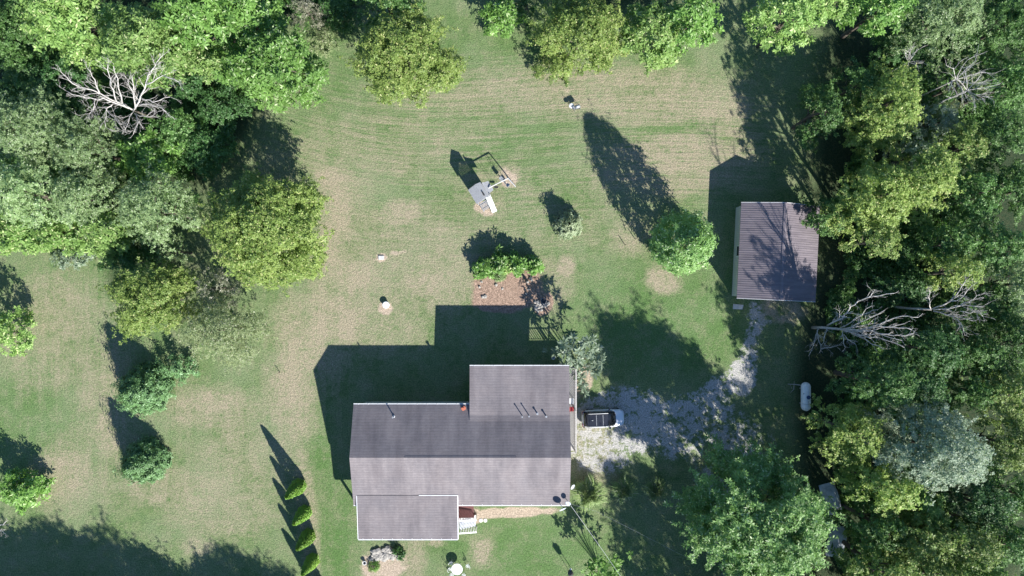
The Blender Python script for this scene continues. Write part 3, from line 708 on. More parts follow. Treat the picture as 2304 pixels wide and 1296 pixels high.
X, Y, _ = G(1660, 690, 0)
set_props(MB().prism([(X - .55, Y - .25, .0), (X + .5, Y - .3, .0), (X + .62, Y + .2, .0), (X - .5, Y + .3, .0)], (0, 0, .07)).build('flat_stone', CONC, bevel=.03), 'pale flat stone slab lying in front of the garage', 'stone slab')

# ------------------------------------------------------------------ car
CARP = simple('pearl_white_car_paint', (.66, .68, .70), (.64, .66, .68), 2, 0.22, 0.0); CARP.node_tree.nodes['Principled BSDF'].inputs['Coat Weight'].default_value = .6
CGLASS = simple('car_glass', (.010, .012, .016), (.014, .016, .02), 2, 0.05)
ROOFB = simple('black_roof_panel', (.02, .022, .03), (.028, .03, .036), 2, 0.12)
TAILR = simple('tail_light_red', (.25, .015, .015), (.2, .01, .01), 3, 0.2)
LAMPG = simple('headlight_glass', (.55, .57, .6), (.4, .42, .45), 6, 0.1)
RUB = simple('tyre_rubber', (.02, .02, .02), (.03, .03, .03), 5, 0.8)
X, Y, _ = G(1358, 942, .9)
car = thing('car', 'white sport utility car with black roof parked on the gravel beside the house', 'car', (X, Y, 0), math.radians(2.2))
def loft(secs, close_ends=True):
    """secs: list of (x, [(y,z)...]) rings"""
    m = MB(); n = len(secs[0][1])
    for x, ring in secs: m.v.extend([(x, y, z) for y, z in ring])
    for i in range(len(secs) - 1):
        for k in range(n):
            a = i * n + k; b = i * n + (k + 1) % n; m.f.append((a, a + n, b + n, b))
    m.f.append(tuple(range(n))); m.f.append(tuple((len(secs) - 1) * n + k for k in range(n))[::-1])
    return m
def body_ring(w, zt, zb=.22): # w half width at belt, zt top of the bonnet/belt
    return [(-w * .93, zb), (-w, zb + .2), (-w, zt - .22), (-w * .93, zt - .05), (-w * .6, zt), (0, zt + .02), (w * .6, zt), (w * .93, zt - .05), (w, zt - .22), (w, zb + .2), (w * .93, zb), (0, zb - .02)]
secs = [(x, body_ring(w_, zt)) for x, w_, zt in [(-2.27, .62, .72), (-2.24, .78, .86), (-2.12, .88, .95), (-1.7, .93, 1.02), (-1.0, .94, 1.02), (0, .94, 1.01), (.8, .94, 1.0), (1.3, .93, .99), (1.75, .90, .93), (2.05, .82, .85), (2.2, .68, .74), (2.26, .5, .62)]]
loft(secs).build('body', CARP, car, smooth=True, subsurf=1)
def gh_ring(w0, w1, z0, z1): return [(-w0, z0), (-w1 - .03, z1 - .1), (-w1 + .06, z1), (0, z1 + .03), (w1 - .06, z1), (w1 + .03, z1 - .1), (w0, z0), (0, z0)]
secs = [(x, gh_ring(a, b, z0, z1)) for x, a, b, z0, z1 in [(-2.12, .76, .60, .9, 1.06), (-1.92, .82, .66, .93, 1.44), (-1.6, .85, .68, .95, 1.60), (-.8, .86, .69, .95, 1.66), (0, .86, .69, .95, 1.66), (.42, .86, .68, .95, 1.60), (.80, .83, .66, .95, 1.36), (1.18, .74, .60, .94, 1.10), (1.30, .60, .5, .93, .985)]]
loft(secs).build('windows', CGLASS, car, smooth=True)
m = MB(); m.v = []; 
xs = [-1.78, -1.5, -.8, 0, .40]; rt = [.58, .62, .63, .63, .60]; zz = [1.545, 1.625, 1.682, 1.682, 1.622]
for x, wd, z in zip(xs, rt, zz):
    for q in (-1, -.5, 0, .5, 1): m.v.append((x, wd * q, z + .022 * (1 - q * q)))
for i in range(4):
    for q in range(4): a = i * 5 + q; m.f.append((a, a + 5, a + 6, a + 1))
m.build('roof', ROOFB, car, smooth=True, label='black glass roof panel')
for x in (-.85, -.15): MB().box(x, x + .018, -.56, .56, 1.700, 1.712).build('roof_seam', CARP, car)
for s in (-1, 1):
    MB().tube([(-1.72, s * .67, 1.56), (-1.5, s * .68, 1.66), (-.7, s * .69, 1.71), (.05, s * .69, 1.70), (.42, s * .67, 1.60)], .032, 8).build('roof_rail', WHITEM, car, smooth=True)
    MB().tube([(-2.0, s * .84, .985), (-.8, s * .90, 1.0), (.6, s * .90, .995), (1.1, s * .84, .98)], .022, 6).build('window_trim', WHITEM, car, smooth=True)
    MB().box(.55, .75, s * 1.0 - .10, s * 1.0 + .10, .98, 1.12).build('mirror', ROOFB, car, bevel=.03)
    m = MB(); m.prism([(-2.27, s * .45, .72), (-2.27, s * .76, .72), (-1.98, s * .93, .74), (-1.98, s * .93, .93), (-2.23, s * .79, .90), (-2.27, s * .45, .88)], (.03, 0, .012)); m.build('tail_light', TAILR, car)
    m = MB(); m.prism([(2.17, s * .45, .66), (1.98, s * .83, .68), (1.86, s * .89, .80), (2.12, s * .55, .76)], (.03, 0, .05)); m.build('headlight', LAMPG, car)
    for x in (-1.38, 1.38):
        M = Matrix.Translation((x, s * .86, .35)) @ Matrix.Rotation(math.radians(90), 4, 'X')
        wh = MB().lathe([(.2, -.11), (.33, -.11), (.35, -.07), (.35, .07), (.33, .11), (.2, .11)], 24, M=M).build('wheel', RUB, car, smooth=False)
        MB().lathe([(.05, -.118), (.2, -.115), (.2, .115), (.05, .118)], 16, M=M).build('rim', STEEL, wh)
MB().box(-2.31, -2.24, -.7, .7, .42, .60).build('bumper', CARP, car, bevel=.03); MB().box(2.2, 2.27, -.55, .55, .34, .5).build('grille', BLACK, car, bevel=.02)
MB().tube([(-1.86, -.55, 1.50), (-2.02, -.02, 1.53), (-1.86, .55, 1.50)], .03, 6).build('spoiler', ROOFB, car)
MB().tube([(1.16, -.5, 1.08), (1.02, .05, 1.2)], .012, 5).build('wiper', BLACK, car)
MB().box(-1.35, -1.2, -.02, .02, 1.70, 1.75).build('antenna', WHITEM, car, bevel=.01)

# ------------------------------------------------------------------ propane tank
X, Y, _ = G(1815, 893, 1.0)
tk = thing('propane_tank', 'long white capsule shaped propane tank with round ends standing in tree shade', 'propane tank', (X, Y, 0))
M = Matrix.Translation((0, 0, .78)) @ Matrix.Rotation(math.radians(90), 4, 'X')
r = .50; Lh = 1.03; prof = [(r * math.sin(a), -Lh - r * math.cos(a)) for a in [i * math.pi / 14 for i in range(0, 8)]]
prof[0] = (.01, -Lh - r); prof += [(p[0], -p[1]) for p in prof[::-1]]
MB().lathe(prof, 32, M=M).build('tank', WHITE, tk, smooth=True)
MB().lathe([(.22, 1.2), (.22, 1.36), (.19, 1.42), (.08, 1.45)], 8, (.08, -.02, 0)).build('valve_cover', simple('blue_cover', (.03, .06, .16), (.02, .05, .12), 4, .4), tk)
m = MB(); Ms = Matrix.Translation((0, 0, 0))
pts = [(.512 * math.cos(a), -.74, .78 + .512 * math.sin(a)) for a in [math.radians(q) for q in range(20, 161, 10)]]
m.tube(pts, .012, 5); m.tube([(.05, -.4, 1.30), (.1, -.8, 1.30), (.12, -1.05, 1.28)], .012, 5); m.build('strap', BLACK, tk)
for y in (-.8, .8):
    m = MB(); m.box(-.38, .38, y - .05, y + .05, 0, .42); m.build('foot', STEEL, tk)
MB().tube([(-.35, .35, 1.14), (-.38, .35, 1.17)], .05, 6).build('gauge', BLACK, tk)

# fallen branch beside the tank
def twig_tree(mb, p, d, L, r, depth, rng, spread=.55, nseg=4, up=0.0, kids=(2, 4)):
    p = Vector(p); d = Vector(d).normalized(); pts = [p]; rad = [r]; q = p.copy()
    for i in range(nseg):
        d = (d + Vector((rng.gauss(0, .13), rng.gauss(0, .13), rng.gauss(0, .10) + up * .1))).normalized()
        q = q + d * L / nseg; pts.append(q.copy()); rad.append(r * (1 - .62 * (i + 1) / nseg))
    mb.tube(pts, rad, 6 if r > .04 else 4)
    if depth > 0:
        for j in range(rng.randint(*kids)):
            t = rng.uniform(.25, 1); k = min(int(t * nseg), nseg - 1); s = pts[k].lerp(pts[k + 1], t * nseg - k)
            side = d.cross(Vector((rng.gauss(0, 1), rng.gauss(0, 1), rng.gauss(0, 1)))).normalized()
            nd = (d + side * rng.uniform(.35, 1.0) * spread * 1.6).normalized()
            twig_tree(mb, s, nd, L * rng.uniform(.45, .72), max(r * .52, .009), depth - 1, rng, spread, 3, up, kids)
rng = random.Random(5); m = MB()
m.tube([G(1803, 867, .5), G(1790, 865, .25), G(1772, 864, .1)], [.05, .04, .02], 6)
m.tube([G(1787, 858, .3), G(1786, 876, .2), G(1778, 884, .05)], [.015, .03, .012], 5); m.tube([G(1778, 866, .1), G(1782, 875, .08)], .015, 5)
set_props(m.build('fallen_branch', DEADWOOD, smooth=True), 'forked bare grey branch leaning on the north end of the propane tank', 'branch')

# ------------------------------------------------------------------ playset
ps = thing('playset', 'grey play tower with gabled roof, pale slide and swing beam on the lawn', 'playset', G(1083, 436, 0))
O = Vector(ps.location)
def pp(x, y, z): v = Vector(G(x, y, z)) - O; return (v.x, v.y, z)
ax = (Vector(pp(1115, 408, 2.4)) - Vector(pp(1083, 432, 2.4))); aa = math.atan2(ax.y, ax.x) - .10; Mz = Matrix.Rotation(aa, 4, 'Z')
cx_, cy_, _ = pp(1080, 432, 2.6); Mt = Matrix.Translation((cx_, cy_, 0)) @ Mz     # local x = toward the A frame
def pbx(name, mat, *bs, parent=ps, **k):
    m = MB()
    for b in bs: m.box(*b, M=Mt)
    return m.build(name, mat, parent, **k)
for sx in (-.75, .75):
    for sy in (-.7, .7): pbx('post', GREYP, (sx - .05, sx + .05, sy - .05, sy + .05, 0, 2.5))
pbx('floor', GREYP, *[(-.8, .8, -.75 + i * .15, -.62 + i * .15, 1.3, 1.34) for i in range(10)])
pbx('side_wall', GREYP, *[(-.80, -.77, -.7 + i * .14, -.58 + i * .14, .1, 2.1) for i in range(10)])
pbx('side_wall', GREYP, *[(-.75 + i * .14, -.63 + i * .14, .70, .73, .1, 2.1) for i in range(10)])
pbx('guard_rail', GREYP, (.74, .78, -.7, .7, 1.95, 2.05), *[(.74, .78, -.7 + i * .17, -.62 + i * .17, 1.35, 1.95) for i in range(8)])
def pslab(name, mat, a, b, c, d, t=.04, **k):
    return MB().slab(*[tuple(Mt @ Vector(p)) for p in (a, b, c, d)], t).build(name, mat, ps, **k)
pslab('roof', GREYP, (-.95, -.85, 2.42), (0, -.85, 3.2), (0, .85, 3.2), (-.95, .85, 2.42)); pslab('roof', GREYP, (0, -.85, 3.2), (.55, -.85, 2.75), (.55, .85, 2.75), (0, .85, 3.2))
pslab('canopy', GREYP, (.62, -.62, 2.42), (1.35, -.45, 2.05), (1.35, .62, 2.05), (.62, .75, 2.42), label='lower sloping side roof')
pbx('chimney', BLACK, (.12, .26, -.62, -.18, 3.0, 3.22))
# climbing steps on the lower side
pbx('ladder', GREYP, *[(-.62, .1, -.95 - i * .13, -.86 - i * .13, 1.2 - i * .22, 1.25 - i * .22) for i in range(6)])
pbx('ladder_rail', GREYP, (-.68, -.62, -1.7, -.8, .0, .9), (.1, .16, -1.7, -.8, 0, .9))
# slide
sl = MB(); s0 = Vector(pp(1098, 441, 1.35)); s1 = Vector(pp(1113, 477, .15)); dd = (s1 - s0); sd_ = Vector((-dd.y, dd.x, 0)).normalized() * .25
mids = [s0, s0.lerp(s1, .12), s0.lerp(s1, .85) , s1]; mids[2].z -= .02
for i in range(3): sl.slab(tuple(mids[i] - sd_), tuple(mids[i] + sd_) if False else tuple(mids[i + 1] - sd_), tuple(mids[i + 1] + sd_), tuple(mids[i] + sd_), .03)
SLIDE = simple('pale_slide', (.42, .47, .43), (.34, .39, .36), 3, .4)
sp_ = sl.build('slide', SLIDE, ps)
sr = MB()
for s in (-1, 1): sr.tube([m_ + sd_ * s + Vector((0, 0, .05)) for m_ in mids], .035, 6)
sr.build('slide_rail', SLIDE, sp_)
# swing beam and A frame
b0 = pp(1099, 423, 2.3); b1 = pp(1143, 401, 2.35)
MB().tube([b0, b1], .06, 6).build('beam', CONC, ps)
e = Vector(b1)
for tgt in (pp(1160, 420, 0), pp(1137, 390, 0)):
    MB().tube([tuple(e), (tgt[0], tgt[1], 0)], .055, 6).build('frame_leg', GREYP, ps)
for t in (.30, .42):
    p = Vector(b0).lerp(e, t); MB().tube([p, (p.x, p.y, .5)], .012, 4).build('chain', STEEL, ps)
p = Vector(b0).lerp(e, .36); MB().box(p.x - .25, p.x + .25, p.y - .1, p.y + .1, .46, .5).build('swing_seat', BLACK, ps)
# two-seat glider hanging under the outer end
g0 = Vector(pp(1135, 408, 1.0)); m = MB(); Mg = Matrix.Translation(g0) @ Matrix.Rotation(aa - math.radians(90) + .25, 4, 'Z')
m.box(-.62, -.32, -.18, .18, -.42, -.38, M=Mg); m.box(.32, .62, -.18, .18, -.42, -.38, M=Mg); m.box(-.68, -.64, -.18, .18, -.4, -.05, M=Mg); m.box(.64, .68, -.18, .18, -.4, -.05, M=Mg); m.box(-.4, .4, -.05, .05, -.6, -.55, M=Mg)
m.build('glider_seat', STEEL, ps)
m = MB()
for sx in (-.5, .5):
    for sy in (-.2, .2): m.tube([Mg @ Vector((sx, sy, -.4)), Mg @ Vector((sx * .5, sy * .3, 1.25))], .016, 4)
m.build('hanger', STEEL, ps)

# ------------------------------------------------------------------ small things in the yard
# round white table and cart barbecue at the top
X, Y, _ = G(1286, 238, .62)
t = thing('round_table', 'small round white topped table standing on the mown field beside the barbecue', 'table', (X, Y, 0))
MB().lathe([(.24, .58), (.27, .60), (.27, .63), (.25, .645)], 24).build('tabletop', WHITE, t); MB().lathe([(.04, .03), (.03, .58)], 10).build('pedestal', BLACK, t); MB().lathe([(.17, 0), (.16, .03), (.04, .05)], 16).build('base', BLACK, t)
X, Y, _ = G(1299, 240, .8)
t = thing('barbecue_cart', 'grey lidded barbecue on thin metal legs beside the small round white table', 'barbecue', (X, Y, 0), math.radians(20))
MB().box(-.24, .30, -.2, .2, .62, .80).build('firebox', BLACK, t, bevel=.03)
M = Matrix.Translation((0.03, 0, .80)) @ Matrix.Rotation(math.radians(90), 4, 'Y')
MB().lathe([(.05, -.26), (.2, -.25), (.21, 0), (.2, .25), (.05, .26)], 16, M=M).build('lid', STEEL, t, smooth=True)
MB().box(-.50, -.26, -.17, .17, .76, .785).build('side_shelf', STEEL, t); MB().tube([(-.15, -.25, .86), (.2, -.25, .86)], .015, 6).build('handle', BLACK, t)
for sx in (-.26, .28):
    for sy in (-.18, .18): MB().tube([(sx * 1.3, sy * 1.4, 0), (sx, sy, .64)], .018, 6).build('leg', STEEL, t)
MB().tube([(-.24, -.18, .64), (-.55, -.1, .95), (-.62, .02, 1.05)], .02, 6).build('push_handle', BLACK, t); MB().tube([(-.24, .18, .64), (-.5, .24, .95), (-.55, .3, 1.15)], .02, 6).build('push_handle', BLACK, t)
# septic riser, square hatch
X, Y, _ = G(868, 686, .45)
t = thing('septic_riser', 'round pale plastic access lid on a short pipe standing in a bare patch of lawn', 'access cover', (X, Y, 0))
MB().lathe([(.33, -.02), (.33, .38)], 28).build('pipe', CONC, t); MB().lathe([(.37, .381), (.37, .43), (.33, .455), (.30, .46), (.05, .465)], 28).build('lid', simple('pale_green_lid', (.68, .72, .68), (.62, .66, .62), 3, .5), t)
X, Y, _ = G(858, 580, 0)
set_props(MB().box(-.3, .3, -.22, .22, 0, .12).build('access_hatch', CONC, bevel=.02), 'small square grey concrete cover set flush in the dry lawn', 'access cover').location = (X, Y, 0)
# thin stakes and a post
for (x, y, hh, lb) in ((1406, 551, .75, 'thin dark stake in the dry lawn south of the conical tree shadow, nearer the house'), (1429, 538, .85, 'thin dark stake in the lawn closest to the small leafy tree'), (630, 838, .55, 'short dark post alone in the dry lawn west of the house shadow')):
    X, Y, _ = G(x, y, 0); o = MB().lathe([(.035, -.1), (.035, hh), (.045, hh + .01), (.03, hh + .05)], 8).build('stake', DARKW); o.location = (X, Y, 0); set_props(o, lb, 'stake' if hh > .6 else 'post')
# stepping stones
for (x, lb) in ((1082, 'round pale stepping stone nearer the porch steps'), (1092, 'round pale stepping stone at the lawn edge, further from the porch steps')):
    X, Y, _ = G(x, 1171, 0); o = MB().lathe([(.21, -.02), (.21, .03), (.19, .045), (.05, .05)], 20).build('stepping_stone', simple('pale_stone', (.62, .60, .55), (.52, .50, .46), 8, .9)); o.location = (X, Y, 0); set_props(o, lb, 'stepping stone', 'stepping stones by the porch steps')
# patio table with wire chairs
X, Y, _ = G(1028, 1281, .74)
t = thing('patio_table', 'round white metal patio table on the front lawn with white chairs round it', 'table', (X, Y, 0))
MB().lathe([(.55, .70), (.60, .71), (.60, .74), (.58, .75)], 36).build('tabletop', WHITE, t)
for k in range(4):
    a = math.pi / 4 + k * math.pi / 2; MB().tube([(math.cos(a) * .42, math.sin(a) * .42, .7), (math.cos(a) * .3, math.sin(a) * .3, .35), (math.cos(a) * .48, math.sin(a) * .48, 0)], .018, 6).build('leg', WHITE, t)
def patio_chair(label):
    t = thing('patio_chair', label, 'chair', (0, 0, 0), 0, 'white chairs round the patio table')
    m = MB(); 
    for r in (.20, .14, .08): m.tube([(r * math.cos(a), r * math.sin(a), .44) for a in [q * math.pi / 8 for q in range(17)]], .012, 4)
    for a in range(6): m.tube([(0, 0, .44), (.2 * math.cos(a * math.pi / 3), .2 * math.sin(a * math.pi / 3), .44)], .01, 4)
    m.build('seat', WHITE, t)
    m = MB(); arc = [math.radians(q) for q in range(20, 161, 14)]
    m.tube([(.27 * math.cos(a), .27 * math.sin(a), .44 + .42 * math.sin(a) ** .5) for a in arc], .014, 4)
    for q in (50, 75, 105, 130): a = math.radians(q); m.tube([(.2 * math.cos(a), .2 * math.sin(a), .44), (.27 * math.cos(a), .27 * math.sin(a), .44 + .42 * math.sin(a) ** .5)], .01, 4)
    m.build('backrest', WHITE, t)
    for a in (45, 135, 225, 315): a = math.radians(a); MB().tube([(.16 * math.cos(a), .16 * math.sin(a), .44), (.23 * math.cos(a), .23 * math.sin(a), 0)], .012, 5).build('leg', WHITE, t)
    return t
def copy_tree(o, parent=None):
    c = o.copy(); C.objects.link(c); c.parent = parent
    if parent is not None: c.matrix_parent_inverse = o.matrix_parent_inverse.copy()
    for ch in list(o.children): copy_tree(ch, c)
    return c
pc = patio_chair('white wire patio chair east of the round table, set a little apart')
chairs = [(1052, 1275, -70, None), (1015, 1269, 35, 'white wire patio chair at the north west side of the round table'), (1013, 1282, 95, 'white wire patio chair tucked in at the west side of the round table'),
          (1016, 1295, 150, 'white wire patio chair at the bottom edge, south west of the round table'), (1043, 1296, 200, 'white wire patio chair at the bottom edge, south east of the round table')]
for i, (x, y, a, lb) in enumerate(chairs):
    o = pc if i == 0 else copy_tree(pc); X, Y, _ = G(x, y, .6); o.location = (X, Y, 0); o.rotation_euler = (0, 0, math.radians(a))
    if lb: o['label'] = lb
# feeder / lantern on tall thin legs
X, Y, _ = G(1283, 1287, 1.3)
t = thing('bird_feeder', 'black barrel shaped feeder with pointed cap on tall thin legs, on the front lawn', 'bird feeder', (X, Y, 0))
MB().lathe([(.16, 1.12), (.24, 1.2), (.27, 1.4), (.27, 1.62), (.22, 1.72)], 20).build('barrel', BLACK, t, smooth=True); MB().lathe([(.30, 1.725), (.16, 1.84), (.05, 1.96), (.02, 2.12)], 20).build('cap', BLACK, t)
MB().box(-.07, .13, .24, .42, 1.3, 1.45).build('tray', WHITE, t, bevel=.02); MB().box(.0, .14, -.36, -.24, 1.5, 1.62).build('tray', WHITE, t, bevel=.02)
for sx, sy in ((-.17, -.05), (.17, -.05), (0, .17)): MB().tube([(sx, sy, 1.2), (sx * 1.3, sy * 1.3, 0)], .02, 6).build('leg', BLACK, t)
# mulch bed: statue, pot ring, stones
X, Y, _ = G(1187, 634, .3)
t = thing('garden_statue', 'small pale stone figure at the east end of the mulch bed casting a dark shadow', 'statue', (X, Y, 0))
MB().lathe([(.17, 0), (.17, .12), (.14, .13)], 14).build('plinth', ROCK, t); MB().lathe([(.10, .13), (.15, .3), (.13, .5), (.08, .72), (.12, .86), (.13, .96), (.10, 1.08), (.02, 1.12)], 14).build('figure', ROCK, t, smooth=True)
X, Y, _ = G(1223, 677, .15)
t = thing('planter_pot', 'round black pot with a pale rim among stones by the end of the mulch bed', 'pot', (X, Y, 0))
MB().lathe([(.2, 0), (.26, .3), (.30, .3), (.30, .34), (.25, .34), (.22, .2), (.02, .18)], 22).build('pot', BLACK, t)
MB().tube([(.30 * math.cos(a), .30 * math.sin(a), .345) for a in [q * math.pi / 12 for q in range(25)]], .018, 6).build('rim', STEEL, t)
X, Y, _ = G(1245, 805, 0.3)
t = thing('bucket', 'white bucket in shade at the north east corner of the house', 'bucket', (X, Y, 0))
MB().lathe([(.14, 0), (.18, .36), (.19, .36), (.19, .38), (.15, .37), (.13, .05)], 18).build('pail', WHITE, t); MB().tube([(-.18, 0, .36), (-.1, .1, .42), (.1, .1, .42), (.18, 0, .36)], .008, 4).build('handle', STEEL, t)
def rock_mesh(seed, r):
    rng = random.Random(seed); import bmesh
    bm = bmesh.new(); bmesh.ops.create_icosphere(bm, subdivisions=2, radius=r)
    for v in bm.verts: v.co *= 1 + .22 * math.sin(v.co.x * 7 / r * .4 + seed) + .16 * rng.uniform(-1, 1); v.co.z *= .6
    me = bpy.data.meshes.new('rock'); bm.to_mesh(me); bm.free(); me.materials.append(ROCK); return me
rocks = [rock_mesh(i, .17 + .03 * i) for i in range(5)]
def rock(x, y, s, lb, grp, i):
    o = bpy.data.objects.new('rock', rocks[i % 5]); C.objects.link(o); X, Y, _ = G(x, y, 0); o.location = (X, Y, .05 * s); o.scale = (s * 1.2, s * .9, s); o.rotation_euler = (0, 0, i * 1.3)
    set_props(o, lb, 'rock', grp)
for i, (x, y) in enumerate([(1083, 634), (1079, 646), (1086, 668), (1091, 668), (1195, 628), (1189, 651), (1184, 661), (1116, 641), (1130, 650)]):
    rock(x, y, .75 if i < 8 else .5, 'loose pale rock edging the mulch bed', 'rocks edging the mulch bed', i)
for i, (x, y) in enumerate([(1205, 688), (1212, 692), (1219, 690), (1226, 688), (1208, 697), (1217, 698), (1204, 680), (1233, 683), (1222, 684), (1213, 683)]):
    rock(x, y, .95, 'pale rock in the pile round the black pot', 'rocks piled round the black pot', i)
rng = random.Random(3)
for i in range(34):
    row = i % 3; x = 838 + (i // 3) * 5.6 + rng.uniform(-2, 2); y = 1240 + row * 7 + rng.uniform(-2, 2) + 3 * math.sin(i)
    rock(x, y, 1.0 + rng.random() * .45, 'grey rock in the low rock wall below the porch roof', 'rocks of the low wall in front of the porch', i)
X, Y, _ = G(820, 1267, .3)
t = thing('plant_pot', 'white ringed empty pot at the west end of the rock wall', 'pot', (X, Y, 0)); MB().lathe([(.12, 0), (.18, .3), (.21, .3), (.21, .33), (.17, .33), (.13, .08)], 20).build('pot', WHITE, t); MB().lathe([(.168, .25), (.02, .26)], 16).build('compost', BLACK, t)
# tarp-covered hulks under the trees
def hulk(px, py, rx, ry, hh, ang, label, seed):
    import bmesh
    rng = np.random.default_rng(seed); n = 26; X, Y, _ = G(px, py, hh * .7); m = MB()
    for j in range(n):
        for i in range(n):
            u, v = i / (n - 1) * 2 - 1, j / (n - 1) * 2 - 1
            d = (abs(u) ** 4 + abs(v) ** 4) ** .25
            z = hh * max(0, 1 - d ** 5) * (.78 + .22 * math.cos(u * 2.4) * math.cos(v * 1.5)) + .07 * math.sin(u * 9 + v * 4) * (1 - d ** 4) + .09 * rng.random()
            m.v.append((u * rx, v * ry, max(z, 0) if d < .99 else 0))
    for j in range(n - 1):
        for i in range(n - 1): a = j * n + i; m.f.append((a, a + 1, a + n + 1, a + n))
    o = m.build('tarp_covered_vehicle', TARP, smooth=True); o.location = (X, Y, .0); o.rotation_euler = (0, 0, math.radians(ang)); return set_props(o, label, 'covered vehicle')
hulk(1878, 1128, .85, 1.7, 1.4, 16, 'pale tarp covered vehicle, northern one, half hidden under the trees at the right', 1)
hulk(1890, 1225, .9, 1.7, 1.3, -8, 'pale tarp covered vehicle, southern one, dappled with sun under the trees at the right', 2)

# ------------------------------------------------------------------ trees: (seen at px,py), radii, height, kind, label
T = make_tree; B = make_bush
# top left wood
T(165, 45, 115, 80, 15, 'lime', 'yellow green broadleaf tree at the top left, leftmost of the large crowns there', dens=1.1)
T(345, 95, 125, 100, 15.5, 'lime', 'pale yellow green tree directly above the bare white tree', dens=1.1, seed=4)
T(470, 45, 110, 85, 15.5, 'bright', 'leafy green tree at the top edge, right of the two yellow green trees')
T(610, 145, 112, 92, 13.5, 'bright', 'bright green large leaved tree overhanging the lawn east of the bare white tree', seed=11)
T(560, 40, 80, 60, 13, 'bright', 'bright green tree at the top edge behind the large leaved one')
T(20, 70, 75, 110, 11, 'green', 'mid green tree in the top left corner')
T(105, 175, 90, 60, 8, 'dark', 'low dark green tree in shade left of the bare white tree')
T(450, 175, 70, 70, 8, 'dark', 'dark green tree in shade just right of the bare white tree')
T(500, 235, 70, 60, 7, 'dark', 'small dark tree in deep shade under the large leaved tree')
T(60, 285, 115, 90, 13, 'grey', 'greyish green fine leaved tree at the left edge below the bare white tree')
T(185, 330, 80, 80, 11.5, 'grey', 'rounded grey green tree just below the left limbs of the bare white tree')
T(395, 285, 52, 46, 9, 'green', 'small green tree touching the lower right of the bare white tree')
T(330, 350, 70, 60, 7.5, 'bright', 'low bright green tree between the grey green trees')
T(60, 430, 105, 85, 12, 'grey', 'grey green willow like tree at the left edge, second from the lawn')
T(190, 445, 85, 75, 11, 'grey', 'dense grey green tree between the willow like trees and the pale one')
T(455, 330, 65, 70, 6.5, 'dark', 'dark tree in the shade above the big round yellow green tree')
T(30, 515, 90, 55, 6, 'lime', 'yellow green thicket tree at the left edge above the lawn')
T(140, 530, 70, 45, 6.5, 'lime', 'second yellow green thicket tree along the left lawn edge')
T(250, 520, 75, 55, 8.5, 'lime', 'yellow green tree beside the dark shaded gap')
B(160, 580, 50, 22, 2.2, 'silver', 'low bluish shrub at the lawn edge below the thicket', dens=.8)
T(350, 470, 100, 90, 12, 'grey', 'pale grey green feathery tree left of the big round yellow green tree', dens=.9)
T(285, 585, 70, 38, 4.5, 'dark', 'dark shaded shrub tree between the thicket and the lone green tree')
T(385, 565, 40, 30, 7, 'grey', 'small grey leaved tree at the edge of the dark shaded gap', dens=.6)
T(590, 515, 148, 140, 12.5, 'yellow', 'big round yellow green tree standing out over the dry lawn', nl=30, gap=.25, dens=1.15)
T(330, 675, 100, 98, 11, 'yellow', 'round green tree with its upper half in shade above the evergreens', dens=1.05, seed=8)
T(490, 745, 115, 88, 9.5, 'tan', 'sparse see through greyish tree below the big round yellow green one', dens=1.5, gap=.45, ang=20)
T(480, 650, 50, 50, 8, 'brown', 'thin brownish bare topped tree wedged below the big yellow green tree', dens=1.0, gap=.6)
B(395, 828, 45, 28, 2.6, 'conifer', 'low blue green shrub joined to the right of the upper evergreen')
cone_tree(336, 873, 2.4, 5.2, 'conifer', 'blue green conical evergreen, upper of the two on the left lawn', n=3600)
cone_tree(337, 1033, 2.1, 4.9, 'conifer', 'blue green conical evergreen, lower and free standing on the left lawn', n=3200)
B(48, 1102, 55, 42, 4.0, 'bright', 'bright rosette leaved bush at the left edge beside its dark shadow', dens=1.1)
T(0, 750, 68, 50, 5.8, 'lime', 'pale leaved sapling reaching in from the left edge over the lawn', dens=.45, gap=.6)
# top centre
T(905, 120, 128, 118, 12.5, 'yellow', 'large yellow green tree at the top edge between the two mown openings', nl=28, gap=.3, dens=1.1)
T(870, 0, 80, 45, 12, 'green', 'green tree crown at the top edge behind the large yellow green tree')
B(690, 22, 48, 40, 5, 'brown', 'grey brown twiggy shrub at the top edge left of the large yellow green tree', dens=1.3)
B(765, 25, 42, 45, 5, 'dark', 'dark green shrub at the top edge touching the large yellow green tree')
B(725, 90, 34, 36, 1.3, 'tan', 'low weedy shrub at the lawn edge between the two top trees', dens=.9)
B(1130, 38, 46, 40, 5, 'bright', 'bright green bush at the top edge just right of the mown strip')
B(1185, 20, 20, 35, 4, 'dark', 'narrow dark bush between the bright bush and the wide olive tree')
T(1310, 70, 120, 95, 10, 'yellow', 'wide yellow green tree at the top edge above the dry patch', gap=.4)
B(1250, 150, 55, 38, 3.5, 'olive', 'low outer limb of leaves nearest the dry patch in the top field', dens=.6, name='small_tree', cat='tree')
T(1470, 70, 80, 75, 9, 'lime', 'light green tree at the top edge right of the wide yellow green tree')
T(1560, 45, 60, 62, 11, 'bright', 'fresh green tree at the top edge beside the shaded gap')
B(1495, 125, 35, 30, 2, 'grey', 'low greyish shrub below the light green tree', dens=.4)
T(1775, 35, 92, 62, 13, 'lime', 'pale yellow green tree at the top edge right of the shaded gap')
T(1870, 5, 40, 30, 12, 'lime', 'small pale crown at the top edge beside the pale yellow green tree')
T(1985, 15, 75, 55, 12.5, 'bright', 'green tree at the top edge with star shaped leaf clusters')
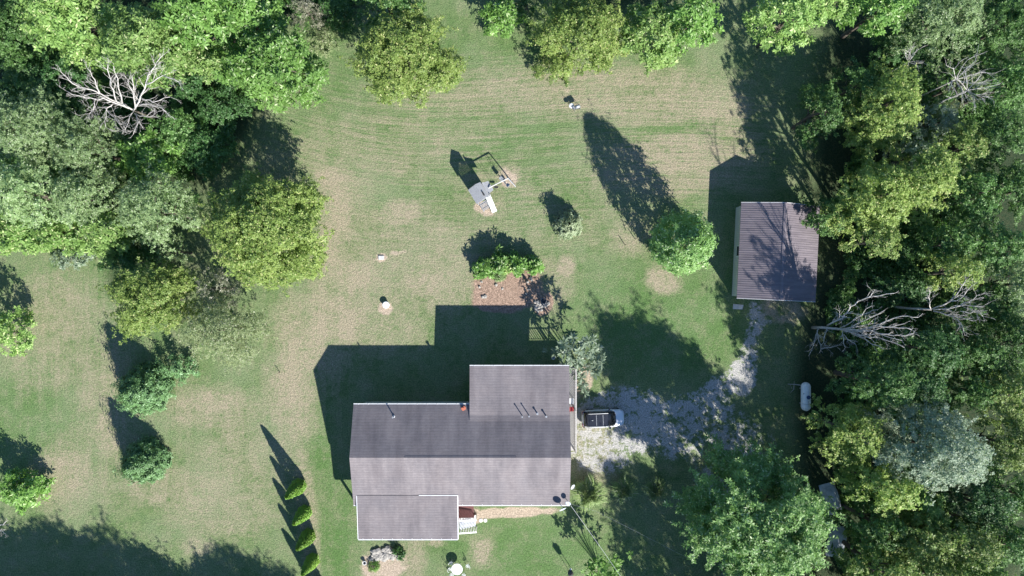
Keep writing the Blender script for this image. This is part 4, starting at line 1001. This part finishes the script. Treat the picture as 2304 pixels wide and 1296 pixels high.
# right wood
T(2130, 40, 100, 90, 13, 'grey', 'grey green tree at the top right beside the dark hollow')
T(2255, 60, 80, 90, 12, 'green', 'mid green tree in the top right corner')
T(2155, 190, 75, 75, 9.5, 'tan', 'thin grey brown tree with bare twigs showing in the top right wood', dens=.45, gap=.7)
T(2270, 190, 70, 75, 11, 'green', 'mid green tree at the right edge beside the thin grey brown tree')
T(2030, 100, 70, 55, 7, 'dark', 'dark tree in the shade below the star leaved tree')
T(1850, 250, 52, 75, 11, 'green', 'upright dark green tree above and left of the yellow green crown, half in shade', seed=31)
T(1995, 235, 88, 105, 13.5, 'yellow', 'tall lit yellow green tree at the top of the row behind the garage', seed=3)
T(1930, 190, 48, 52, 11, 'green', 'small green crown joined to the left of the tall lit tree')
T(2110, 275, 52, 48, 9, 'silver', 'small blue grey tree right of the tall lit tree', dens=.8)
T(2055, 350, 45, 45, 9, 'silver', 'blue grey crown squeezed between the two yellow green crowns', dens=.8)
T(1975, 445, 105, 95, 13, 'yellow', 'yellow green tree overhanging the ground just right of the garage', seed=41)
T(2075, 400, 78, 95, 13.5, 'yellow', 'tall yellow green tree to the right of the one overhanging the garage', seed=43)
T(1975, 545, 55, 45, 12, 'olive', 'yellow green crown hanging below the garage side tree')
T(1865, 490, 45, 48, 8.5, 'green', 'small green tree brushing the top right corner of the garage roof')
T(2165, 330, 60, 60, 11.5, 'olive', 'olive green tree right of the blue grey crown')
T(2245, 310, 70, 70, 12, 'green', 'dull green tree at the right edge level with the blue grey trees')
T(2190, 440, 65, 70, 12, 'green', 'mid green tree between the tall yellow green tree and the right edge')
T(2275, 430, 60, 80, 12, 'green', 'mid green tree at the right edge level with the garage top')
T(2140, 545, 60, 55, 11.5, 'green', 'green tree above the round lime crown in the right wood')
T(2140, 610, 62, 52, 12, 'yellow', 'round lime crown above the smaller bare tree')
T(2235, 560, 70, 65, 12.5, 'green', 'mid green tree near the right edge level with the lime crown')
T(2290, 640, 50, 80, 12, 'grey', 'pale silvery tree at the right edge')
T(2225, 690, 60, 70, 9, 'green', 'green tree behind the tips of the smaller bare tree')
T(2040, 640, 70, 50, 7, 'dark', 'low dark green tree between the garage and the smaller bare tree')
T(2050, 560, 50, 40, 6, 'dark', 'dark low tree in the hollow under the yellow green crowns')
T(2100, 790, 90, 62, 11, 'dark', 'dark tree just below the leaning bare tree limbs')
T(2190, 800, 75, 65, 10, 'green', 'mid green tree below the smaller bare tree')
T(2280, 770, 60, 70, 11, 'green', 'mid green tree at the right edge below the silvery one')
T(2270, 880, 70, 70, 12, 'olive', 'yellow olive tree at the right edge above the silver crown')
T(2180, 880, 60, 50, 10, 'green', 'green tree touching the top right of the big silver crown')
T(1985, 865, 84, 64, 14.7, 'green', 'dark blue green tree in shade above the two yellow green trees by the track')
T(2060, 870, 60, 50, 12, 'dark', 'dark tree touching the top left of the big silver crown')
T(1915, 975, 80, 80, 12.5, 'yellow', 'yellow green tree right of the propane tank beside the big silver crown', seed=21)
T(2100, 1010, 128, 108, 17, 'silver', 'big silver grey leaved tree in the lower right wood', nl=26, gap=.3, dens=1.1)
T(2265, 1000, 60, 75, 12.5, 'olive', 'yellow green tree at the right edge beside the big silver crown')
T(1990, 1095, 80, 60, 13.5, 'yellow', 'yellow green tree right of the northern tarp covered vehicle', seed=23)
T(2070, 1130, 62, 40, 11, 'lime', 'yellow green crown fringing the bottom of the big silver crown')
T(2195, 1130, 80, 60, 13, 'dark', 'dark green tree below and right of the big silver crown')
T(2285, 1110, 55, 55, 11, 'green', 'green tree at the right edge below the yellow green one')
T(2070, 1210, 82, 66, 14, 'olive', 'olive tree in the bottom right wood, one row above the frame edge')
T(2160, 1215, 78, 68, 15, 'olive', 'golden olive tree in the bottom right wood, between two greener ones')
T(1975, 1190, 66, 70, 12, 'green', 'dull green tree right of the southern tarp covered vehicle')
T(2255, 1215, 80, 68, 14, 'green', 'mid green tree near the bottom right corner')
T(1985, 1285, 84, 60, 14, 'olive', 'olive tree at the bottom edge right of the feathery tree')
T(2090, 1295, 80, 55, 15, 'olive', 'olive tree at the bottom edge of the right wood')
T(2200, 1300, 80, 60, 15, 'lime', 'light green tree at the bottom edge near the corner')
T(1722, 1192, 170, 165, 15.5, 'feather', 'big feathery green tree at the bottom whose long leaf tufts point outward', nl=46, gap=.15, dens=1.25, lobe_s=.72, seed=5, crown0=.2, spikes=170, spk=1.25)
# yard trees and shrubs
cone_tree(1514, 552, 2.9, 10.4, 'feather', 'small dense leafy tree left of the garage with a long pointed shadow', name='yard_tree', n=1900, L=.38, W=.13, k=7, power=-.6, low=.06)
cone_tree(1277, 506, 1.3, 2.5, 'cream', 'round variegated pale shrub on the lawn above the bare round patch', name='round_shrub', cat='shrub', n=1500, L=.24, W=.12, k=6, power=.5, low=.03)
for (x, y, rx, ry, h, sp, lb) in [(1092, 603, 26, 20, 1.8, 'bright', 'green shrub at the left end of the mulch bed row'), (1118, 590, 24, 22, 2.6, 'bright', 'tall green shrub second from the left in the mulch bed row'),
      (1146, 597, 17, 16, 2.2, 'lime', 'yellow green shrub in the middle of the mulch bed row'), (1170, 592, 25, 20, 2.7, 'bright', 'tall green shrub right of the yellow one in the mulch bed row'), (1197, 601, 20, 17, 2.0, 'bright', 'green shrub at the right end of the mulch bed row')]:
    B(x, y, rx, ry, h, sp, lb, dens=2.0, seed=int(x), nl=9)
cone_tree(1122, 618, .65, .9, 'grey', 'low grey green grassy plant at the front of the mulch bed row', name='bed_plant', cat='plant', n=160, L=.4, W=.05, k=8, power=.4)
# sumac by the deck: big rosettes on bare forking stems
def sumac(name, spots, base, label, L=.75):
    bx, by, _ = G(*base, 0); t = thing(name, label, 'shrub', (bx, by, 0))
    rng = random.Random(int(base[0])); m = MB(); P = []; N = []
    for (x, y, z) in spots:
        p = Vector(G(x, y, z)) - Vector((bx, by, 0)); mid = Vector((p.x * .35, p.y * .35, z * .6))
        m.tube([(0, 0, -.05), mid, p], [.035, .024, .012], 5)
        for q in range(3):
            o = Vector((rng.gauss(0, .22), rng.gauss(0, .22), rng.gauss(0, .15))); P.append(p + o * q); N.append(Vector((rng.gauss(0, .25), rng.gauss(0, .25), 1)))
    m.build('stem', BARK, t, smooth=True)
    me = clusters_mesh('foliage', np.array(P), np.array(N), L, .20, 11, up=.05); me.materials.append(LM['silver' if L > .6 else 'bright'])
    o = bpy.data.objects.new('foliage', me); C.objects.link(o); o.parent = t
sumac('sumac', [(1262, 780, 3.8), (1275, 795, 4.2), (1268, 815, 3.4), (1290, 778, 4.4), (1283, 812, 4.0), (1300, 790, 4.8), (1312, 775, 4.6), (1322, 768, 4.7), (1335, 762, 4.4), (1305, 808, 4.5), (1325, 800, 4.6), (1340, 785, 4.2), (1352, 815, 4.3), (1345, 800, 4.0),
   (1335, 818, 3.6), (1315, 825, 3.2), (1298, 820, 3.6), (1310, 865, 1.2), (1318, 872, 1.0), (1308, 850, 2.0), (1250, 790, 2.8), (1340, 830, 2.6), (1280, 770, 3.6)], (1296, 818), 'sumac like shrub with star shaped leaf rosettes at the north east house corner', .62)
sumac('sumac', [(1335, 1265, 2.8), (1350, 1280, 3.4), (1365, 1270, 3.6), (1375, 1262, 3.4), (1385, 1275, 3.0), (1330, 1285, 2.6), (1345, 1298, 3.2), (1370, 1292, 3.0), (1358, 1258, 3.0), (1388, 1292, 2.4), (1322, 1275, 2.2), (1395, 1262, 2.2), (1342, 1272, 3.9), (1360, 1285, 4.2), (1330, 1300, 3.6), (1380, 1300, 3.8)], (1350, 1278), 'long leaved shrub at the bottom edge beside the overhead cable end', .5)
# ornamental grasses
def grass_clump(px, py, r, hh, label, n=900, mat='grass'):
    X, Y, _ = G(px, py, 0); t = thing('ornamental_grass', label, 'plant', (X, Y, 0), 0, 'ornamental grasses by the driveway')
    rng = np.random.default_rng(int(px)); a = rng.uniform(0, 2 * math.pi, n); u = rng.random(n) ** .85; d = np.stack([np.cos(a), np.sin(a), a * 0], 1)
    side = np.stack([-np.sin(a), np.cos(a), a * 0], 1); up = np.array([0, 0, 1.0]); rr = r * u; l = (.7 + .5 * rng.random(n))
    pts = [d * (.18 * rr)[:, None] * q0 + 0 for q0 in (0, 1)]
    co = np.empty((n, 3, 2, 3), np.float32)
    for i, (f, z, wd) in enumerate([(.04, 0, .014), (.5, .92, .022), (1.0, .62, .006)]):
        off_ = np.stack([np.cos(a * 7.3), np.sin(a * 5.1), a * 0], 1) * (.32 * r * rng.random(n) * (1 - .3 * i))[:, None] if i == 0 else off_
        c = off_ + d * (rr * f * l * .8)[:, None] + side * (rng.normal(0, .07, n) * i)[:, None] + up * (hh * z * (1.15 - .5 * u) * l)[:, None]
        co[:, i, 0] = c - side * wd; co[:, i, 1] = c + side * wd
    v = co.reshape(-1, 3); b_ = np.arange(n)[:, None] * 6
    q = np.concatenate([b_ + np.array([0, 1, 3, 2]), b_ + np.array([2, 3, 5, 4])]).astype(np.int32)
    me = np_mesh('blades', v, q); me.materials.append(LM[mat]); o = bpy.data.objects.new('blades', me); C.objects.link(o); o.parent = t
grass_clump(1322, 1103, 1.95, 1.9, 'sunlit pale green ornamental grass clump at the south east house corner', 7500, 'sunlit_grass')
grass_clump(1400, 1097, 1.6, 1.7, 'shaded ornamental grass clump, middle of the three along the drive', 1800)
grass_clump(1470, 1096, 1.5, 1.6, 'shaded ornamental grass clump, furthest east of the three along the drive', 1500)
B(897, 1246, 10, 10, .9, 'dark', 'small dark green shrub at the east end of the rock wall', dens=2.0, nl=6)
cone_tree(842, 1272, .55, .5, 'bright', 'bright green leafy perennial in front of the rock wall', name='perennial', cat='plant', n=50, L=.36, W=.05, k=9, power=.35)
# arborvitae row
def arborvitae(px, py, r, h, label):
    X, Y, _ = G(px, py, 0); rng = np.random.default_rng(int(px)); t = thing('arborvitae', label, 'tree', (X, Y, 0), 0, 'arborvitae row west of the house')
    n = 2200; u = rng.random(n) ** 1.35; a = rng.uniform(0, 2 * math.pi, n)
    rad = r * np.minimum(1, (u * 5 + .35)) * (1 - u) ** .62 * (.9 + .14 * rng.random(n)); rad = rad * (1 + .06 * np.sin(a * 7 + u * 20))
    P = np.stack([rad * np.cos(a), rad * np.sin(a), u * h], 1); N = np.stack([np.cos(a), np.sin(a), np.full(n, .4)], 1) + rng.normal(scale=.2, size=(n, 3))
    me = clusters_mesh('crown', P, N, .17, .07, 5, up=.5); me.materials.append(LM['arb']); o = bpy.data.objects.new('crown', me); C.objects.link(o); o.parent = t
    MB().tube([(0, 0, -.05), (0, 0, h * .85)], [.07, .02], 6).build('trunk', BARK, t)
for a_ in [(676, 1090, .82, 4.7, 'bright green arborvitae, northernmost of the row'), (689, 1149, .76, 4.3, 'bright green arborvitae, second from the north in the row'),
           (697, 1202, .80, 4.4, 'bright green arborvitae, third from the north in the row'), (707, 1256, .74, 4.3, 'bright green arborvitae, southernmost one in view in the row')]: arborvitae(*a_)
X = G(690, 1130)[0]
arborvitae(716, 1312, .75, 4.3, 'bright green arborvitae just past the bottom edge of the picture')

# dead trees: limbs through measured points, then twigs
def dead_tree(label, trunk, limb_list, seed, r0=.13, depth=2, tw=1.5, thick=.6, tn_=(1, 2, 2), tm=None):
    rng = random.Random(seed); base = Vector(G(*trunk[0])); t = thing('dead_tree', label, 'tree', (base.x, base.y, 0))
    def loc(p): return Vector(G(*p)) - Vector((base.x, base.y, 0))
    tp = [loc(p) for p in trunk]; m = MB(); m.tube(tp, [r0 * (1.15 - .5 * i / (len(tp) - 1)) for i in range(len(tp))], 8); m.build('trunk', tm or DEADWOOD, t, smooth=True)
    for l in limb_list:
        m = MB(); pts = []; src = [loc(p) for p in l[:-1]]; rr = l[-1]
        for i in range(len(src) - 1):
            for q in range(3):
                p = src[i].lerp(src[i + 1], q / 3)
                if i or q: p += Vector((rng.gauss(0, .07), rng.gauss(0, .07), rng.gauss(0, .05)))
                pts.append(p)
        pts.append(src[-1]); n = len(pts)
        m.tube(pts, [rr * thick * (1 - .8 * i / (n - 1)) + .014 for i in range(n)], 6)
        for i in range(1, n):
            d = (pts[i] - pts[i - 1]).normalized()
            for q in range(rng.choice(tn_)):
                side = d.cross(Vector((rng.gauss(0, 1), rng.gauss(0, 1), rng.gauss(0, 1)))).normalized()
                twig_tree(m, pts[i], (d + side * rng.uniform(.5, 1.1)), tw * rng.uniform(.5, 1.15) * (1.1 - .5 * i / n), max(rr * .34 * (1 - .6 * i / n), .013), depth, rng, .55, 3, .3, (1, 3))
        m.build('limb', DEADWOOD, t, smooth=True)
dead_tree('bare white dead tree with two fans of twisted limbs in the upper left wood', [(376, 284, 0), (335, 262, 4), (300, 248, 8)],
  [[(300, 248, 8), (255, 225, 9), (215, 205, 10), (165, 190, 11.5), (140, 165, 12.5), .12], [(290, 244, 8.2), (235, 224, 9.5), (190, 222, 10), (150, 205, 10.5), .09], [(262, 228, 9), (250, 190, 11), (243, 145, 12.5), .10],
   [(275, 232, 8.8), (266, 195, 10.5), (255, 143, 12.5), .09], [(225, 210, 9.8), (215, 180, 11), (195, 152, 12), .08], [(255, 232, 8.6), (238, 250, 8.6), (238, 285, 9), .07], [(235, 240, 8.6), (255, 262, 8.6), (275, 280, 9), .05], [(215, 222, 9), (210, 245, 9), (202, 255, 9), .05],
   [(300, 250, 8), (318, 215, 10), (335, 170, 11.5), (345, 148, 12.3), (365, 126, 13), .12], [(330, 190, 11), (368, 170, 12), (402, 184, 12.5), .07], [(318, 222, 9.6), (345, 230, 10), (383, 218, 10.5), .08], [(312, 236, 9), (345, 234, 9.6), (375, 253, 10), .06],
   [(305, 245, 8.5), (303, 205, 10.5), (297, 172, 11.5), .09], [(303, 255, 8.2), (312, 275, 8.8), (300, 302, 9.2), .08], [(306, 256, 8.2), (330, 262, 9), (348, 262, 9.2), .06], [(300, 252, 8.2), (290, 265, 8.6), (280, 292, 9), .06], [(300, 215, 9.8), (292, 195, 10.8), (288, 178, 11.4), .06]], 2, tw=1.25, tm=BARK)
dead_tree('tall leaning bare dead tree with long grey limbs just below the garage', [(1828, 737, 0), (1850, 737, 3), (1895, 741, 6.8)],
  [[(1862, 732, 5), (1895, 716, 7.5), (1912, 695, 9), (1930, 678, 10.5), (1960, 668, 12), (2012, 660, 13.5), .13], [(1895, 741, 6.8), (1930, 734, 8), (1962, 728, 9.5), .08], [(1895, 741, 6.8), (1935, 745, 8.5), (1980, 728, 10.5), (2030, 710, 12.5), (2066, 714, 13.5), .12],
   [(1925, 744, 8), (1965, 737, 10), (2015, 735, 12), (2052, 742, 13), .09], [(1895, 742, 6.8), (1935, 755, 8.5), (1995, 752, 11), (2030, 755, 12), (2055, 750, 13), .11], [(1940, 754, 9), (1990, 762, 10.5), (2035, 782, 12), .08], [(1915, 750, 7.6), (1955, 768, 9), (1988, 785, 10.5), .07],
   [(1845, 739, 2.5), (1838, 748, 2.8), (1832, 770, 3.2), (1820, 800, 4), .08], [(1838, 748, 2.8), (1842, 765, 3.2), (1847, 788, 3.6), .06], [(1846, 785, 3.5), (1862, 782, 3.8), (1882, 779, 4.2), .04], [(1896, 745, 6.8), (1898, 765, 7.4), (1902, 782, 8), .06], [(1898, 752, 7), (1910, 766, 7.8), (1926, 776, 8.4), .05],
   [(1905, 712, 8.5), (1889, 715, 8.5), (1889, 700, 9), .05], [(1955, 668, 12), (1962, 658, 12.4), (1968, 653, 12.8), .05], [(1860, 735, 5), (1860, 748, 5.4), (1848, 776, 6), .04], [(1922, 706, 8.5), (1945, 703, 9.5), (1975, 697, 10.5), .05], [(1895, 741, 6.8), (1960, 747, 10), (2030, 766, 13), .08], [(1897, 740, 7), (1945, 722, 10), (1990, 698, 13.5), .08], [(1890, 738, 6.5), (1925, 715, 9), (1962, 688, 12.5), .07], [(1900, 742, 7), (1960, 744, 10), (2035, 728, 13.5), .07], [(1880, 740, 6), (1915, 742, 9), (1950, 752, 11.5), .06]], 9, depth=1, tw=1.0, r0=.15, thick=.6, tn_=(1, 1, 2))
dead_tree('smaller bare dead tree spreading right, in the wood level with the garage front', [(2010, 690, 0), (2050, 694, 4), (2095, 696, 7.5)],
  [[(2095, 696, 7.5), (2092, 675, 8.5), (2090, 652, 9.5), .05], [(2095, 696, 7.5), (2135, 680, 9), (2160, 652, 10.5), (2172, 632, 11.5), .08], [(2130, 682, 9), (2160, 672, 10), (2185, 645, 11.5), .07], [(2100, 697, 7.7), (2150, 690, 9.5), (2210, 690, 11.5), .08], [(2150, 689, 9.5), (2180, 678, 10.5), (2205, 662, 11.5), .06],
   [(2100, 700, 7.7), (2140, 712, 9), (2190, 722, 11), .08], [(2140, 712, 9), (2160, 725, 10), (2168, 745, 10.5), .05], [(2160, 700, 9.8), (2190, 705, 10.8), (2212, 712, 11.5), .05]], 12, tw=1.2)
dead_tree('small bare twiggy snag standing at the lower left edge', [(-10, 1180, 0), (-6, 1185, 2)], [[(-6, 1185, 2), (6, 1180, 2.6), (16, 1172, 3), .05], [(-6, 1186, 2), (6, 1195, 2.6), (12, 1205, 3), .05]], 4, r0=.08, tw=.6, depth=1)
# bare snags inside the top right wood
for i, (x, y, z, s) in enumerate([(2060, 130, 8.5, 1.4), (2170, 170, 10.5, 2.2), (2195, 195, 10.5, 2.0)]):
    lb = ['bare grey twigs of a dead sapling at the edge of the dark hollow', 'bare grey dead sapling rising through the thin brown tree', 'second bare dead sapling, lower right of the thin brown tree'][i]
    X, Y, _ = G(x, y, z); t = thing('dead_sapling', lb, 'tree', (X, Y, 0)); m = MB(); MB().tube([(0, 0, -.1), (0, 0, z - 1)], [.09, .05], 6).build('trunk', DEADWOOD, t)
    rng = random.Random(20 + i)
    for q in range(7): a = q * .9; twig_tree(m, (0, 0, z - 1.2), (math.cos(a), math.sin(a), .8), s, .04, 2, rng, .6)
    m.build('branch', DEADWOOD, t)

# trees beyond the frame whose shade falls into it
def off(gpx, gpy, rpx, h, sp, lb, **kw):
    hc = h * kw.get('zc', .64); k = CAM_H / (CAM_H - hc)
    return T(1152 + (gpx - 1152) * k, 648 + (gpy - 648) * k, rpx * k, rpx * k, h, sp, lb, **kw)
for i, (x, y, r, h, sp) in enumerate([(330, 1560, 95, 15.5, 'green'), (470, 1600, 95, 15.5, 'green'), (600, 1640, 80, 14.5, 'olive'), (745, 1630, 95, 15.5, 'green'), (860, 1690, 90, 16, 'green'), (180, 1560, 110, 16, 'green'), (560, 1730, 90, 16, 'green'), (380, 1720, 100, 16, 'green'), (300, 1440, 78, 9, 'green'), (160, 1440, 84, 9.5, 'green'), (20, 1440, 90, 10, 'green'), (450, 1465, 78, 9, 'green'), (600, 1490, 78, 9, 'green'), (725, 1500, 70, 8, 'green'), (60, 1560, 100, 15, 'green')]):
    off(x, y, r, h, sp, 'tree beyond the bottom edge casting shade at the lower left', group='trees beyond the bottom edge', dens=1.1, gap=.2)
for i, (x, y, r, h, sp) in enumerate([(1600, 1335, 72, 12, 'green'), (1705, 1350, 88, 12.5, 'green'), (1815, 1345, 88, 13, 'green'), (1925, 1335, 88, 14, 'green'), (1640, 1455, 88, 16, 'green'), (1765, 1450, 92, 14, 'green'), (1885, 1450, 92, 15, 'green'), (1545, 1450, 60, 9, 'green'), (1705, 1570, 92, 17.5, 'green'), (1830, 1570, 92, 17.5, 'green'), (2020, 1400, 90, 17, 'green')]):
    off(x, y, r, h, sp, 'tree beyond the bottom edge whose shade dapples the drive', group='trees south of the drive beyond the frame', dens=.8, gap=.6)
for i, (x, y, r, h) in enumerate([(-40, 650, 60, 8), (60, -80, 100, 14), (300, -60, 100, 14), (600, -70, 90, 13), (1300, -90, 120, 12), (1600, -70, 80, 12), (2250, 1330, 90, 13)]):
    off(x, y, r, h, 'green', 'tree standing wholly outside the picture', group='trees outside the picture', dens=.6)
off(-60, 760, 60, 9, 'green', 'tree standing wholly outside the picture', group='trees outside the picture', dens=.6)

# ------------------------------------------------------------------ low growth under the woods (nobody could count it)
def scatter(label, polys, n, sp, L, W, k, hmax, seed, mat=None):
    rng = np.random.default_rng(seed); P = []
    for (cx, cy, rx, ry, ang) in polys:
        m_ = int(n * rx * ry / sum(q[2] * q[3] for q in polys)); r_ = np.sqrt(rng.random(m_)); a = rng.uniform(0, 2 * math.pi, m_)
        u, v = r_ * np.cos(a) * rx, r_ * np.sin(a) * ry; c, s = math.cos(math.radians(ang)), math.sin(math.radians(ang))
        x = cx + u * c - v * s; y = cy + u * s + v * c; gx_ = (x - 1152) / 20.933; gy_ = -(y - 648) / 20.933
        hh = hmax * value_noise(gx_, gy_, 2.3, seed) ** 1.5 * (.4 + .6 * rng.random(m_))
        P.append(np.stack([gx_, gy_, hh + .05], 1))
    P = np.concatenate(P); keep = value_noise(P[:, 0], P[:, 1], 1.7, seed + 1) > .30; P = P[keep]
    N = np.array([0, 0, 1.0]) + rng.normal(scale=.45, size=P.shape)
    me = clusters_mesh('undergrowth', P, N, L, W, k); me.materials.append(LM[mat or sp]); o = bpy.data.objects.new('undergrowth', me); C.objects.link(o)
    set_props(o, label, 'undergrowth', kind='stuff')
scatter('dense low green undergrowth covering the ground under the right hand wood', [(2030, 560, 140, 420, 0), (2000, 1000, 130, 250, 0), (2100, 200, 150, 170, 0), (1890, 700, 40, 60, 0), (2000, 1200, 140, 130, 0)], 26000, 'green', .32, .15, 6, 2.6, 3)
scatter('dense low green undergrowth covering the ground under the left hand wood', [(230, 200, 280, 180, 0), (200, 430, 250, 120, 0), (480, 190, 80, 130, 0), (700, -20, 110, 60, 0)], 22000, 'green', .32, .15, 6, 2.4, 5)
